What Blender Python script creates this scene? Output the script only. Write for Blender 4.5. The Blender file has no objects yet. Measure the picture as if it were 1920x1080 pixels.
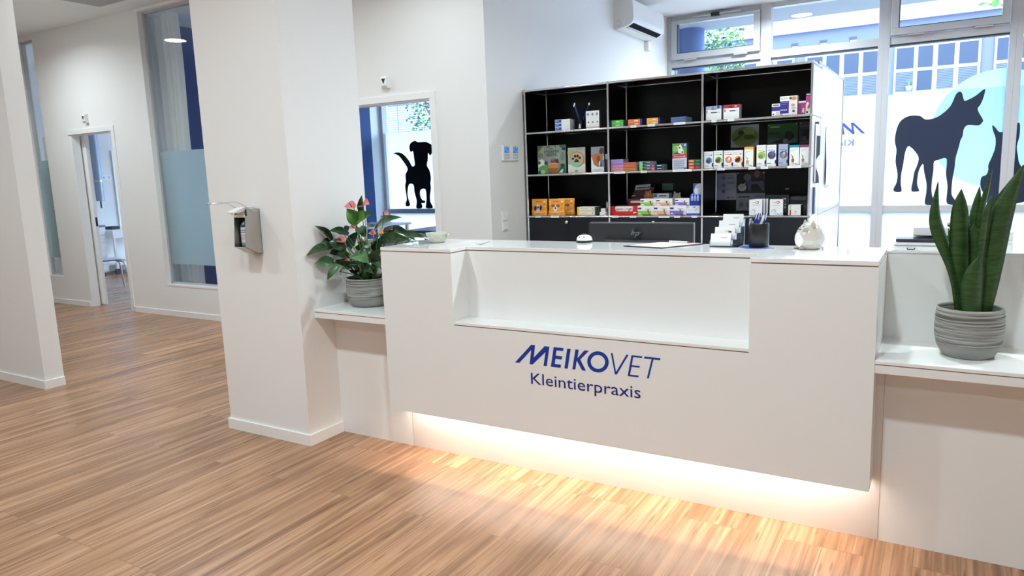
import bpy, bmesh, math, random
from mathutils import Matrix, Vector

random.seed(11)
# ------------------------------------------------------------------ camera, world, lights, exposure
SC = bpy.context.scene
COL = SC.collection


def srgb(r, g, b):
    def f(c):
        c /= 255.0
        return c / 12.92 if c <= 0.04045 else ((c + 0.055) / 1.055) ** 2.4
    return (f(r), f(g), f(b), 1.0)


# brightness of the place
EXPOSURE = 0.10
SKY_LOW = (0.44, 0.62, 0.98, 1)
SKY_HIGH = (0.64, 0.82, 1.0, 1)
SKY_STRENGTH = 11.5
LAMP_COL = (0.86, 1.0, 1.06)
LAMP_FRONT = 40.0
LAMP_REAR = 14.0
LAMP_HALL = 22.0
LAMP_STAFF = 40.0
LAMP_GLOW = 25.0
STRIP = 12.0
STRIP_GLOW = 6.0
FLOOR_DARK = srgb(116, 83, 60)
FLOOR_MID = srgb(163, 122, 91)
FLOOR_LIGHT = srgb(196, 157, 123)


def make_camera():
    yaw, pitch, roll = -0.540918, -0.158401, -0.0359175
    f = Vector((math.sin(yaw) * math.cos(pitch), math.cos(yaw) * math.cos(pitch), math.sin(pitch)))
    r = f.cross(Vector((0, 0, 1))).normalized()
    u = r.cross(f)
    r2 = r * math.cos(roll) + u * math.sin(roll)
    u2 = -r * math.sin(roll) + u * math.cos(roll)
    cd = bpy.data.cameras.new('camera')
    cd.sensor_width = 36.0
    cd.lens = 1353.572 / 1920 * 36.0
    cd.clip_start = 0.05
    cd.clip_end = 400
    co = bpy.data.objects.new('camera', cd)
    COL.objects.link(co)
    m = Matrix.Identity(4)
    for i in range(3):
        m[i][0], m[i][1], m[i][2] = r2[i], u2[i], -f[i]
    m[0][3], m[1][3], m[2][3] = 2.43299, -2.77449, 1.44812
    co.matrix_world = m
    SC.camera = co


make_camera()

SC.view_settings.view_transform = 'Standard'
SC.view_settings.look = 'None'
SC.view_settings.exposure = EXPOSURE
SC.view_settings.gamma = 1.0
SC.view_settings.use_curve_mapping = False
SC.cycles.use_denoising = True
SC.cycles.max_bounces = 14
SC.cycles.diffuse_bounces = 8
SC.cycles.glossy_bounces = 5
SC.cycles.transmission_bounces = 8
SC.cycles.transparent_max_bounces = 16
SC.cycles.sample_clamp_indirect = 12.0
SC.cycles.caustics_reflective = False
SC.cycles.caustics_refractive = False

# overcast sky: soft blue near the horizon, brighter towards the zenith
W = bpy.data.worlds.new('overcast_sky')
SC.world = W
W.use_nodes = True
nt = W.node_tree
nt.nodes.clear()
wo = nt.nodes.new('ShaderNodeOutputWorld')
bg = nt.nodes.new('ShaderNodeBackground')
tc = nt.nodes.new('ShaderNodeTexCoord')
sx = nt.nodes.new('ShaderNodeSeparateXYZ')
cr = nt.nodes.new('ShaderNodeValToRGB')
cr.color_ramp.elements[0].position = 0.0
cr.color_ramp.elements[0].color = SKY_LOW
cr.color_ramp.elements[1].position = 0.75
cr.color_ramp.elements[1].color = SKY_HIGH
nt.links.new(tc.outputs['Generated'], sx.inputs[0])
nt.links.new(sx.outputs['Z'], cr.inputs[0])
nt.links.new(cr.outputs[0], bg.inputs[0])
bg.inputs[1].default_value = SKY_STRENGTH
nt.links.new(bg.outputs[0], wo.inputs[0])

CEIL = 3.29


def lamp(x, y, power, size=0.16, color=LAMP_COL, z=CEIL - 0.045, spread=160):
    ld = bpy.data.lights.new('downlight_or_fill', 'AREA')
    ld.shape = 'DISK'
    ld.size = size
    ld.energy = power
    ld.color = color
    ld.spread = math.radians(spread)
    o = bpy.data.objects.new('downlight_or_fill', ld)
    o.location = (x, y, z)
    COL.objects.link(o)
    return o


for lx, k in ((1.88, 1.05), (-0.3, 0.85), (-2.5, 0.62), (-4.7, 0.40), (-6.9, 0.40)):
    lamp(lx, -1.75, LAMP_FRONT * k)
for lx, k in ((4.1, 1.2), (1.88, 1.0), (-0.3, 1.0), (-2.5, 0.6)):
    lamp(lx, -4.4, LAMP_REAR * k)
for lx in (-6.09, -3.3):
    lamp(lx, 1.02, LAMP_HALL)
for lx in (1.6, 3.7):
    lamp(lx, 1.15, LAMP_STAFF)
lamp(2.7, 3.9, LAMP_STAFF * 2.2)  # added fill light, stands for no fixture; brightens the partition wall
lamp(-1.0, 1.15, LAMP_STAFF * 0.36)  # another added fill behind the pillar, lightens the rear wall by the doorway
lamp(-2.9, 0.6, LAMP_HALL * 0.6)
lamp(0.79, 5.61, LAMP_STAFF * 1.2)

# warm strip light under the overhanging counter front
ld = bpy.data.lights.new('counter_strip_light', 'AREA')
ld.shape = 'RECTANGLE'
ld.size = 2.14
ld.size_y = 0.012
ld.energy = STRIP
ld.color = (1.0, 0.88, 0.80)
so = bpy.data.objects.new('counter_strip_light', ld)
so.location = (1.125, 0.100, 0.347)
COL.objects.link(so)

# ------------------------------------------------------------------ materials
MATS = {}


def principled(name, col, rough=0.5, metal=0.0, spec=0.5, coat=0.0, emit=None, estr=0.0):
    if name in MATS:
        return MATS[name]
    m = bpy.data.materials.new(name)
    m.use_nodes = True
    p = m.node_tree.nodes['Principled BSDF']
    p.inputs['Base Color'].default_value = col
    p.inputs['Roughness'].default_value = rough
    p.inputs['Metallic'].default_value = metal
    p.inputs['Specular IOR Level'].default_value = spec
    p.inputs['Coat Weight'].default_value = coat
    if emit:
        p.inputs['Emission Color'].default_value = emit
        p.inputs['Emission Strength'].default_value = estr
    MATS[name] = m
    return m


def nodes(m):
    return m.node_tree.nodes, m.node_tree.links, m.node_tree.nodes['Principled BSDF']


def add_bump(m, scale, strength, dist=0.002, detail=4):
    n, l, p = nodes(m)
    t = n.new('ShaderNodeTexCoord')
    no = n.new('ShaderNodeTexNoise')
    no.inputs['Scale'].default_value = scale
    no.inputs['Detail'].default_value = detail
    b = n.new('ShaderNodeBump')
    b.inputs['Strength'].default_value = strength
    b.inputs['Distance'].default_value = dist
    l.new(t.outputs['Object'], no.inputs['Vector'])
    l.new(no.outputs['Fac'], b.inputs['Height'])
    l.new(b.outputs[0], p.inputs['Normal'])
    return no


def paint(r, g, b, rough=0.5, metal=0.0, spec=0.5):
    return principled('paint_%d_%d_%d_%d' % (r, g, b, int(rough * 100)), srgb(r, g, b), rough, metal, spec)


def speckle(m, c1, c2, scale):
    n, l, p = nodes(m)
    t = n.new('ShaderNodeTexCoord')
    no = n.new('ShaderNodeTexNoise')
    no.inputs['Scale'].default_value = scale
    no.inputs['Detail'].default_value = 5
    r = n.new('ShaderNodeValToRGB')
    r.color_ramp.elements[0].position = 0.35
    r.color_ramp.elements[1].position = 0.65
    r.color_ramp.elements[0].color = c1
    r.color_ramp.elements[1].color = c2
    l.new(t.outputs['Object'], no.inputs['Vector'])
    l.new(no.outputs['Fac'], r.inputs[0])
    l.new(r.outputs[0], p.inputs['Base Color'])
    return m


WALL = principled('white_wall_paint', (0.80, 0.795, 0.78, 1), 0.75, spec=0.25)
add_bump(WALL, 160, 0.12, 0.001)
CEILING = principled('white_ceiling_paint', (0.84, 0.84, 0.83, 1), 0.85, spec=0.2)
add_bump(CEILING, 120, 0.1, 0.001)
TRIM = principled('white_trim_lacquer', (0.84, 0.84, 0.83, 1), 0.35)
NAVY = principled('blue_wall_paint', srgb(46, 74, 130), 0.6, spec=0.3)
add_bump(NAVY, 160, 0.1, 0.001)
COUNTER = principled('white_counter_laminate', (0.80, 0.80, 0.785, 1), 0.3, spec=0.45)
add_bump(COUNTER, 300, 0.02, 0.0005)
SLAB = principled('white_solid_surface', (0.83, 0.83, 0.82, 1), 0.05, spec=0.55, coat=0.3)
PLATE = principled('white_satin_plate', (0.83, 0.84, 0.82, 1), 0.16, spec=0.5)
GAP = principled('reveal_strip_copper', srgb(150, 108, 92), 0.5)
LOGO = principled('blue_lettering', srgb(0, 52, 150), 0.35)
LOGO2 = principled('dark_blue_lettering', srgb(8, 26, 118), 0.35)
ALU = principled('grey_window_aluminium', srgb(186, 187, 190), 0.4, 0.1)
add_bump(ALU, 400, 0.02, 0.0005)
GASKET = principled('dark_gasket', srgb(48, 54, 70), 0.6)
CHROME = principled('chrome_tube', (0.72, 0.73, 0.75, 1), 0.13, 1.0)
STEEL = principled('brushed_steel', (0.50, 0.48, 0.45, 1), 0.34, 1.0)
add_bump(STEEL, 500, 0.03, 0.0004)
BLACKP = principled('black_shelf_panel', srgb(4, 4, 6), 0.3, spec=0.18)
add_bump(BLACKP, 250, 0.02, 0.0005)
DARKP = principled('anthracite_flap', srgb(18, 21, 30), 0.36, spec=0.4)
CABW = principled('white_cabinet_lacquer', (0.82, 0.83, 0.85, 1), 0.14, spec=0.5)
BLACK = principled('black_plastic', srgb(20, 20, 22), 0.35)
VINYL = principled('navy_black_vinyl', srgb(38, 48, 70), 0.55, spec=0.25)
VINYLB = principled('black_vinyl', srgb(6, 8, 14), 0.55, spec=0.2)
WHITEPL = principled('white_plastic', (0.82, 0.82, 0.81, 1), 0.3)
PAPER = principled('white_paper', (0.82, 0.82, 0.82, 1), 0.7, spec=0.2)
CERAMIC = principled('glazed_cream_ceramic', srgb(196, 191, 180), 0.1, coat=0.5)
BOWLM = principled('pale_green_glaze', srgb(188, 192, 176), 0.3, coat=0.2)
speckle(BOWLM, srgb(176, 180, 164), srgb(196, 198, 184), 40)
SOIL = principled('potting_soil', srgb(58, 38, 28), 0.95, spec=0.1)
add_bump(SOIL, 120, 0.9, 0.006)


def floor_material():
    m = principled('oak_plank_floor', srgb(180, 140, 105), 0.27, spec=0.5)
    n, l, p = nodes(m)
    t = n.new('ShaderNodeTexCoord')
    sep = n.new('ShaderNodeSeparateXYZ')
    com = n.new('ShaderNodeCombineXYZ')
    l.new(t.outputs['Object'], sep.inputs[0])
    l.new(sep.outputs['Y'], com.inputs['X'])
    l.new(sep.outputs['X'], com.inputs['Y'])
    br = n.new('ShaderNodeTexBrick')
    br.inputs['Scale'].default_value = 1.0
    br.inputs['Brick Width'].default_value = 1.32
    br.inputs['Row Height'].default_value = 0.150
    br.inputs['Mortar Size'].default_value = 0.0012
    br.inputs['Mortar Smooth'].default_value = 0.3
    br.inputs['Bias'].default_value = 0.0
    br.offset = 0.37
    br.offset_frequency = 3
    br.inputs['Color1'].default_value = (0, 0, 0, 1)
    br.inputs['Color2'].default_value = (1, 1, 1, 1)
    br.inputs['Mortar'].default_value = (0.5, 0.5, 0.5, 1)
    l.new(com.outputs[0], br.inputs['Vector'])
    # grain: noise stretched along the plank, shifted plank by plank
    mp = n.new('ShaderNodeMapping')
    mp.inputs['Scale'].default_value = (0.85, 38.0, 1.0)
    sh = n.new('ShaderNodeVectorMath')
    sh.operation = 'ADD'
    sc = n.new('ShaderNodeVectorMath')
    sc.operation = 'SCALE'
    sc.inputs['Scale'].default_value = 7.3
    l.new(br.outputs['Color'], sc.inputs[0])
    l.new(com.outputs[0], sh.inputs[0])
    l.new(sc.outputs[0], sh.inputs[1])
    l.new(sh.outputs[0], mp.inputs['Vector'])
    g1 = n.new('ShaderNodeTexNoise')
    g1.inputs['Scale'].default_value = 1.0
    g1.inputs['Detail'].default_value = 7
    g1.inputs['Roughness'].default_value = 0.68
    g1.inputs['Distortion'].default_value = 0.6
    l.new(mp.outputs[0], g1.inputs['Vector'])
    mp2 = n.new('ShaderNodeMapping')
    mp2.inputs['Scale'].default_value = (0.7, 9.0, 1.0)
    l.new(sh.outputs[0], mp2.inputs['Vector'])
    g2 = n.new('ShaderNodeTexNoise')
    g2.inputs['Scale'].default_value = 1.0
    g2.inputs['Detail'].default_value = 4
    g2.inputs['Distortion'].default_value = 1.6
    l.new(mp2.outputs[0], g2.inputs['Vector'])
    r1 = n.new('ShaderNodeValToRGB')
    e = r1.color_ramp.elements
    e[0].position, e[0].color = 0.28, FLOOR_DARK
    e[1].position, e[1].color = 0.70, FLOOR_LIGHT
    k = e.new(0.48)
    k.color = FLOOR_MID
    l.new(g1.outputs['Fac'], r1.inputs[0])
    r2 = n.new('ShaderNodeValToRGB')
    e = r2.color_ramp.elements
    e[0].position, e[0].color = 0.36, (0.60, 0.55, 0.51, 1)
    e[1].position, e[1].color = 0.60, (1.0, 1.0, 1.0, 1)
    l.new(g2.outputs['Fac'], r2.inputs[0])
    mx = n.new('ShaderNodeMix')
    mx.data_type = 'RGBA'
    mx.blend_type = 'MULTIPLY'
    mx.inputs[0].default_value = 0.85
    l.new(r1.outputs[0], mx.inputs[6])
    l.new(r2.outputs[0], mx.inputs[7])
    # plank to plank tone
    tone = n.new('ShaderNodeValToRGB')
    e = tone.color_ramp.elements
    e[0].color = (0.90, 0.89, 0.88, 1)
    e[1].color = (1.08, 1.06, 1.04, 1)
    l.new(br.outputs['Color'], tone.inputs[0])
    mx2 = n.new('ShaderNodeMix')
    mx2.data_type = 'RGBA'
    mx2.blend_type = 'MULTIPLY'
    mx2.inputs[0].default_value = 1.0
    l.new(mx.outputs[2], mx2.inputs[6])
    l.new(tone.outputs[0], mx2.inputs[7])
    # small dark knots
    vo = n.new('ShaderNodeTexVoronoi')
    vo.voronoi_dimensions = '2D'
    vo.inputs['Scale'].default_value = 1.0
    mp3 = n.new('ShaderNodeMapping')
    mp3.inputs['Scale'].default_value = (1.7, 15.0, 1.0)
    l.new(com.outputs[0], mp3.inputs['Vector'])
    l.new(mp3.outputs[0], vo.inputs['Vector'])
    kr = n.new('ShaderNodeValToRGB')
    e = kr.color_ramp.elements
    e[0].position, e[0].color = 0.03, (0.50, 0.43, 0.38, 1)
    e[1].position, e[1].color = 0.10, (1, 1, 1, 1)
    l.new(vo.outputs['Distance'], kr.inputs[0])
    mx4 = n.new('ShaderNodeMix')
    mx4.data_type = 'RGBA'
    mx4.blend_type = 'MULTIPLY'
    mx4.inputs[0].default_value = 0.8
    l.new(mx2.outputs[2], mx4.inputs[6])
    l.new(kr.outputs[0], mx4.inputs[7])
    mx3 = n.new('ShaderNodeMix')
    mx3.data_type = 'RGBA'
    l.new(br.outputs['Fac'], mx3.inputs[0])
    l.new(mx4.outputs[2], mx3.inputs[6])
    mx3.inputs[7].default_value = srgb(122, 88, 62)
    l.new(mx3.outputs[2], p.inputs['Base Color'])
    b = n.new('ShaderNodeBump')
    b.inputs['Strength'].default_value = 0.12
    b.inputs['Distance'].default_value = 0.002
    l.new(g1.outputs['Fac'], b.inputs['Height'])
    l.new(b.outputs[0], p.inputs['Normal'])
    return m


FLOOR = floor_material()


def pot_material():
    m = principled('ribbed_grey_ceramic', srgb(150, 150, 146), 0.8, spec=0.2)
    n, l, p = nodes(m)
    t = n.new('ShaderNodeTexCoord')
    mp = n.new('ShaderNodeMapping')
    mp.inputs['Scale'].default_value = (5, 5, 230)
    no = n.new('ShaderNodeTexNoise')
    no.inputs['Scale'].default_value = 1.0
    no.inputs['Detail'].default_value = 4
    no.inputs['Roughness'].default_value = 0.6
    l.new(t.outputs['Object'], mp.inputs['Vector'])
    l.new(mp.outputs[0], no.inputs['Vector'])
    # the lowest band of the pot is smooth
    sp = n.new('ShaderNodeSeparateXYZ')
    l.new(t.outputs['Object'], sp.inputs[0])
    mr = n.new('ShaderNodeMapRange')
    mr.inputs[1].default_value = 0.035
    mr.inputs[2].default_value = 0.05
    l.new(sp.outputs['Z'], mr.inputs[0])
    mf = n.new('ShaderNodeMix')
    l.new(mr.outputs[0], mf.inputs[0])
    mf.inputs[2].default_value = 0.5
    l.new(no.outputs['Fac'], mf.inputs[3])
    r = n.new('ShaderNodeValToRGB')
    e = r.color_ramp.elements
    e[0].position, e[0].color = 0.38, srgb(98, 98, 94)
    e[1].position, e[1].color = 0.60, srgb(172, 172, 167)
    l.new(mf.outputs[0], r.inputs[0])
    l.new(r.outputs[0], p.inputs['Base Color'])
    b = n.new('ShaderNodeBump')
    b.inputs['Strength'].default_value = 0.9
    b.inputs['Distance'].default_value = 0.004
    l.new(mf.outputs[0], b.inputs['Height'])
    l.new(b.outputs[0], p.inputs['Normal'])
    return m


POT = pot_material()


def leaf_material(name, c1, c2, rough=0.35, band=None):
    m = principled(name, c1, rough, spec=0.45)
    n, l, p = nodes(m)
    t = n.new('ShaderNodeTexCoord')
    mp = n.new('ShaderNodeMapping')
    no = n.new('ShaderNodeTexNoise')
    if band:
        mp.inputs['Scale'].default_value = band
        no.inputs['Distortion'].default_value = 1.5
        no.inputs['Detail'].default_value = 4
    else:
        mp.inputs['Scale'].default_value = (14, 14, 14)
    no.inputs['Scale'].default_value = 1.0
    l.new(t.outputs['Object'], mp.inputs['Vector'])
    l.new(mp.outputs[0], no.inputs['Vector'])
    r = n.new('ShaderNodeValToRGB')
    r.color_ramp.elements[0].position = 0.38
    r.color_ramp.elements[1].position = 0.62
    r.color_ramp.elements[0].color = c1
    r.color_ramp.elements[1].color = c2
    l.new(no.outputs['Fac'], r.inputs[0])
    l.new(r.outputs[0], p.inputs['Base Color'])
    return m


LEAF_D = leaf_material('dark_glossy_leaf', srgb(26, 48, 28), srgb(46, 78, 42), 0.24)
LEAF_M = leaf_material('mid_green_leaf', srgb(62, 110, 50), srgb(96, 148, 66), 0.28)
SNAKE = leaf_material('banded_snake_leaf', srgb(36, 66, 30), srgb(56, 88, 38), 0.38, (12, 12, 85))
STEM = principled('green_stem', srgb(74, 112, 56), 0.5)
SPATHE = leaf_material('salmon_pink_spathe', srgb(196, 100, 108), srgb(220, 148, 144), 0.25)
SPATHEO = leaf_material('orange_green_spathe', srgb(222, 150, 96), srgb(196, 164, 92), 0.25)
SPADIX = principled('spadix', srgb(112, 44, 48), 0.5)


def glass_material(name, tint, refl=1.0):
    m = bpy.data.materials.new(name)
    m.use_nodes = True
    n, l = m.node_tree.nodes, m.node_tree.links
    n.clear()
    o = n.new('ShaderNodeOutputMaterial')
    tr = n.new('ShaderNodeBsdfTransparent')
    tr.inputs[0].default_value = tint
    gl = n.new('ShaderNodeBsdfGlossy')
    gl.inputs['Roughness'].default_value = 0.0
    # Schlick reflectance from the viewing angle, the same on both faces of the pane
    ge = n.new('ShaderNodeNewGeometry')
    dt = n.new('ShaderNodeVectorMath')
    dt.operation = 'DOT_PRODUCT'
    l.new(ge.outputs['Normal'], dt.inputs[0])
    l.new(ge.outputs['Incoming'], dt.inputs[1])

    def mth(op, a, b=None):
        q = n.new('ShaderNodeMath')
        q.operation = op
        for k, v in enumerate((a, b)):
            if v is None:
                continue
            if isinstance(v, (int, float)):
                q.inputs[k].default_value = v
            else:
                l.new(v, q.inputs[k])
        return q.outputs[0]

    ab = mth('ABSOLUTE', dt.outputs['Value'])
    pw = mth('POWER', mth('SUBTRACT', 1.0, ab), 5.0)
    fac = mth('MULTIPLY', mth('MULTIPLY_ADD', pw, 0.96), refl)
    fac.node.inputs[0].links[0].from_node.inputs[2].default_value = 0.04
    mx = n.new('ShaderNodeMixShader')
    l.new(fac, mx.inputs[0])
    l.new(tr.outputs[0], mx.inputs[1])
    l.new(gl.outputs[0], mx.inputs[2])
    l.new(mx.outputs[0], o.inputs[0])
    return m


GLASS = glass_material('clear_glass', (0.97, 0.985, 0.98, 1))
ACRYL = glass_material('clear_acrylic', (0.94, 0.95, 0.96, 1), 1.6)


def film_material(name, col, trans, clear=0.0):
    m = bpy.data.materials.new(name)
    m.use_nodes = True
    n, l = m.node_tree.nodes, m.node_tree.links
    n.clear()
    o = n.new('ShaderNodeOutputMaterial')
    t = n.new('ShaderNodeBsdfTranslucent')
    t.inputs[0].default_value = col
    d = n.new('ShaderNodeBsdfDiffuse')
    d.inputs[0].default_value = col
    mx = n.new('ShaderNodeMixShader')
    mx.inputs[0].default_value = trans
    l.new(d.outputs[0], mx.inputs[1])
    l.new(t.outputs[0], mx.inputs[2])
    src = mx
    if clear > 0:
        tr = n.new('ShaderNodeBsdfTransparent')
        m2 = n.new('ShaderNodeMixShader')
        m2.inputs[0].default_value = clear
        l.new(mx.outputs[0], m2.inputs[1])
        l.new(tr.outputs[0], m2.inputs[2])
        src = m2
    l.new(src.outputs[0], o.inputs[0])
    return m


FILM = film_material('white_frosted_film', (0.90, 0.93, 0.96, 1), 0.72)
FROST = film_material('greenish_frosted_film', (0.66, 0.77, 0.78, 1), 0.72, 0.22)
AQUA = film_material('pale_blue_film', (0.72, 0.89, 0.955, 1), 0.8)
CLOTH = film_material('pale_curtain_cloth', (0.88, 0.88, 0.86, 1), 0.22)


# ------------------------------------------------------------------ mesh builder
class MB:
    def __init__(s):
        s.v, s.f, s.fm, s.fs, s.mats = [], [], [], [], []

    def mi(s, m):
        if m not in s.mats:
            s.mats.append(m)
        return s.mats.index(m)

    def face(s, pts, m, smooth=False):
        b = len(s.v)
        s.v += [tuple(p) for p in pts]
        s.f.append(list(range(b, b + len(pts))))
        s.fm.append(s.mi(m))
        s.fs.append(smooth)

    def add(s, vs, fs, m, smooth=False):
        b = len(s.v)
        k = s.mi(m)
        s.v += [tuple(p) for p in vs]
        for f in fs:
            s.f.append([b + i for i in f])
            s.fm.append(k)
            s.fs.append(smooth)

    def box(s, x0, y0, z0, x1, y1, z1, m, sides=None):
        vs = [(x, y, z) for z in (z0, z1) for y in (y0, y1) for x in (x0, x1)]
        fs = {'-z': (0, 2, 3, 1), '+z': (4, 5, 7, 6), '-y': (0, 1, 5, 4), '+y': (2, 6, 7, 3), '-x': (0, 4, 6, 2), '+x': (1, 3, 7, 5)}
        b = len(s.v)
        s.v += vs
        for k, f in fs.items():
            s.f.append([b + i for i in f])
            s.fm.append(s.mi((sides or {}).get(k, m)))
            s.fs.append(False)

    def tube(s, pts, r, m, n=10, caps=True):
        pts = [Vector(p) for p in pts]
        rs = r if isinstance(r, (list, tuple)) else [r] * len(pts)
        rings, up = [], None
        for i, p in enumerate(pts):
            d = (pts[min(i + 1, len(pts) - 1)] - pts[max(i - 1, 0)]).normalized()
            if up is None:
                up = d.orthogonal().normalized()
            up = (up - d * up.dot(d))
            up = up.normalized() if up.length > 1e-6 else d.orthogonal().normalized()
            w = d.cross(up)
            rings.append([p + (up * math.cos(a) + w * math.sin(a)) * rs[i] for a in [2 * math.pi * k / n for k in range(n)]])
        vs = [q for rg in rings for q in rg]
        fs = []
        for i in range(len(rings) - 1):
            for k in range(n):
                fs.append((i * n + k, i * n + (k + 1) % n, (i + 1) * n + (k + 1) % n, (i + 1) * n + k))
        s.add(vs, fs, m, True)
        if caps:
            s.face(list(reversed(rings[0])), m)
            s.face(rings[-1], m)

    def lathe(s, prof, m, n=36, c=(0, 0, 0), sx=1.0, sy=1.0):
        vs, fs = [], []
        for r, z in prof:
            for k in range(n):
                a = 2 * math.pi * k / n
                vs.append((c[0] + r * math.cos(a) * sx, c[1] + r * math.sin(a) * sy, c[2] + z))
        for i in range(len(prof) - 1):
            for k in range(n):
                fs.append((i * n + k, i * n + (k + 1) % n, (i + 1) * n + (k + 1) % n, (i + 1) * n + k))
        s.add(vs, fs, m, True)

    def disc(s, c, r, m, n=32, axis='z', ry=None):
        ry = ry or r
        pts = []
        for k in range(n):
            a = 2 * math.pi * k / n
            u, w = r * math.cos(a), ry * math.sin(a)
            pts.append((c[0] + u, c[1] + w, c[2]) if axis == 'z' else ((c[0] + u, c[1], c[2] + w) if axis == 'y' else (c[0], c[1] + u, c[2] + w)))
        s.face(pts, m)

    def ball(s, c, r, m, sx=1, sy=1, sz=1, n=16):
        prof = [(max(1e-4, math.sin(math.pi * i / n)) * r, -math.cos(math.pi * i / n) * r * sz) for i in range(n + 1)]
        s.lathe(prof, m, n * 2, c, sx, sy)

    def grid(s, rows, m, closed=False, smooth=True):
        nr, nc = len(rows), len(rows[0])
        vs = [p for r in rows for p in r]
        fs = []
        for i in range(nr - 1):
            for k in range(nc - (0 if closed else 1)):
                fs.append((i * nc + k, i * nc + (k + 1) % nc, (i + 1) * nc + (k + 1) % nc, (i + 1) * nc + k))
        s.add(vs, fs, m, smooth)

    def prism_y(s, pts, y0, y1, m):
        n = len(pts)
        vs = [(x, y0, z) for x, z in pts] + [(x, y1, z) for x, z in pts]
        fs = [tuple(range(n)), tuple(range(2 * n - 1, n - 1, -1))] + [(i, (i + 1) % n, n + (i + 1) % n, n + i) for i in range(n)]
        s.add(vs, fs, m)

    def prism_z(s, pts, z0, z1, m):
        n = len(pts)
        vs = [(x, y, z0) for x, y in pts] + [(x, y, z1) for x, y in pts]
        fs = [tuple(range(n)), tuple(range(2 * n - 1, n - 1, -1))] + [(i, (i + 1) % n, n + (i + 1) % n, n + i) for i in range(n)]
        s.add(vs, fs, m)

    def prism_x(s, pts, x0, x1, m, side=None):
        n = len(pts)
        vs = [(x0, y, z) for y, z in pts] + [(x1, y, z) for y, z in pts]
        s.add(vs, [(i, (i + 1) % n, n + (i + 1) % n, n + i) for i in range(n)], m)
        s.add(vs, [tuple(range(n)), tuple(range(2 * n - 1, n - 1, -1))], side or m)

    def build(s, name, parent=None, loc=(0, 0, 0), rz=0.0, rx=0.0, bevel=0.0, seg=2, recalc=True):
        me = bpy.data.meshes.new(name)
        me.from_pydata(s.v, [], s.f)
        for m in s.mats:
            me.materials.append(m)
        me.polygons.foreach_set('material_index', s.fm)
        me.polygons.foreach_set('use_smooth', s.fs)
        if recalc:
            bm = bmesh.new()
            bm.from_mesh(me)
            bmesh.ops.recalc_face_normals(bm, faces=bm.faces)
            bm.to_mesh(me)
            bm.free()
        me.update()
        o = bpy.data.objects.new(name, me)
        o.location = loc
        o.rotation_euler = (rx, 0, rz)
        COL.objects.link(o)
        if parent:
            o.parent = parent
        if bevel > 0:
            b = o.modifiers.new('bevel', 'BEVEL')
            b.width = bevel
            b.segments = seg
            b.limit_method = 'ANGLE'
            b.angle_limit = math.radians(40)
        return o


_text_cache = {}


def text_faces(txt):
    """vertices (x, y, unit cap height about 0.7) and faces of a line of text"""
    if txt in _text_cache:
        return _text_cache[txt]
    cu = bpy.data.curves.new('text_tmp', 'FONT')
    cu.body = txt
    cu.size = 1.0
    cu.resolution_u = 3
    ob = bpy.data.objects.new('text_tmp', cu)
    COL.objects.link(ob)
    bpy.context.view_layer.update()
    me = bpy.data.meshes.new_from_object(ob.evaluated_get(bpy.context.evaluated_depsgraph_get()))
    vs = [(v.co.x, v.co.y) for v in me.vertices]
    fs = [tuple(p.vertices) for p in me.polygons]
    bpy.data.objects.remove(ob)
    bpy.data.curves.remove(cu)
    bpy.data.meshes.remove(me)
    x0, x1 = min(v[0] for v in vs), max(v[0] for v in vs)
    vs = [(x - x0, y) for x, y in vs]
    _text_cache[txt] = (vs, fs, x1 - x0)
    return _text_cache[txt]


def put_text(mb, txt, x, z, y, width, cap, mat, mirror=False):
    vs, fs, w = text_faces(txt)
    sx, sz = width / w, cap / 0.72
    mb.add([((x - a * sx) if mirror else (x + a * sx), y, z + b * sz) for a, b in vs], fs, mat)


# ------------------------------------------------------------------ object bookkeeping
def tag(o, label=None, cat=None, group=None, kind=None):
    if label:
        o['label'] = label
    if cat:
        o['category'] = cat
    if group:
        o['group'] = group
    if kind:
        o['kind'] = kind
    return o


def thing(name, label, cat, loc=(0, 0, 0), rz=0.0, group=None):
    o = bpy.data.objects.new(name, None)
    o.empty_display_size = 0.1
    o.location = loc
    o.rotation_euler = (0, 0, rz)
    COL.objects.link(o)
    return tag(o, label, cat, group)


def struct(name, mb, bevel=0.0):
    return tag(mb.build(name, bevel=bevel), kind='structure')


def one_box(x0, y0, z0, x1, y1, z1, m, sides=None):
    b = MB()
    b.box(x0, y0, z0, x1, y1, z1, m, sides)
    return b


def catmull(pts, n=4):
    out = []
    L = len(pts)
    for i in range(L):
        p0, p1, p2, p3 = pts[i - 1], pts[i], pts[(i + 1) % L], pts[(i + 2) % L]
        for k in range(n):
            t = k / n
            out.append(tuple(0.5 * ((2 * b) + (-a + c) * t + (2 * a - 5 * b + 4 * c - d) * t * t + (-a + 3 * b - 3 * c + d) * t ** 3)
                             for a, b, c, d in zip(p0, p1, p2, p3)))
    return out


def decal_mesh(outline, y, thick, mat, cut=None):
    """a cut-out film shape on a pane: outline in (x, z); cut = (x value, keep side)"""
    bm = bmesh.new()
    f = bm.faces.new([bm.verts.new((x, y, z)) for x, z in outline])
    f.normal_update()
    bmesh.ops.triangulate(bm, faces=[f], ngon_method='EAR_CLIP')
    for q in bm.faces:
        q.normal_update()
    if cut:
        bmesh.ops.bisect_plane(bm, geom=bm.verts[:] + bm.edges[:] + bm.faces[:], plane_co=(cut[0], 0, 0), plane_no=(cut[1], 0, 0), clear_outer=True)
    r = bmesh.ops.extrude_face_region(bm, geom=bm.faces[:])
    bmesh.ops.translate(bm, verts=[e for e in r['geom'] if isinstance(e, bmesh.types.BMVert)], vec=(0, thick, 0))
    bmesh.ops.recalc_face_normals(bm, faces=bm.faces)
    me = bpy.data.meshes.new('decal')
    bm.to_mesh(me)
    bm.free()
    me.materials.append(mat)
    return me


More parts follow.
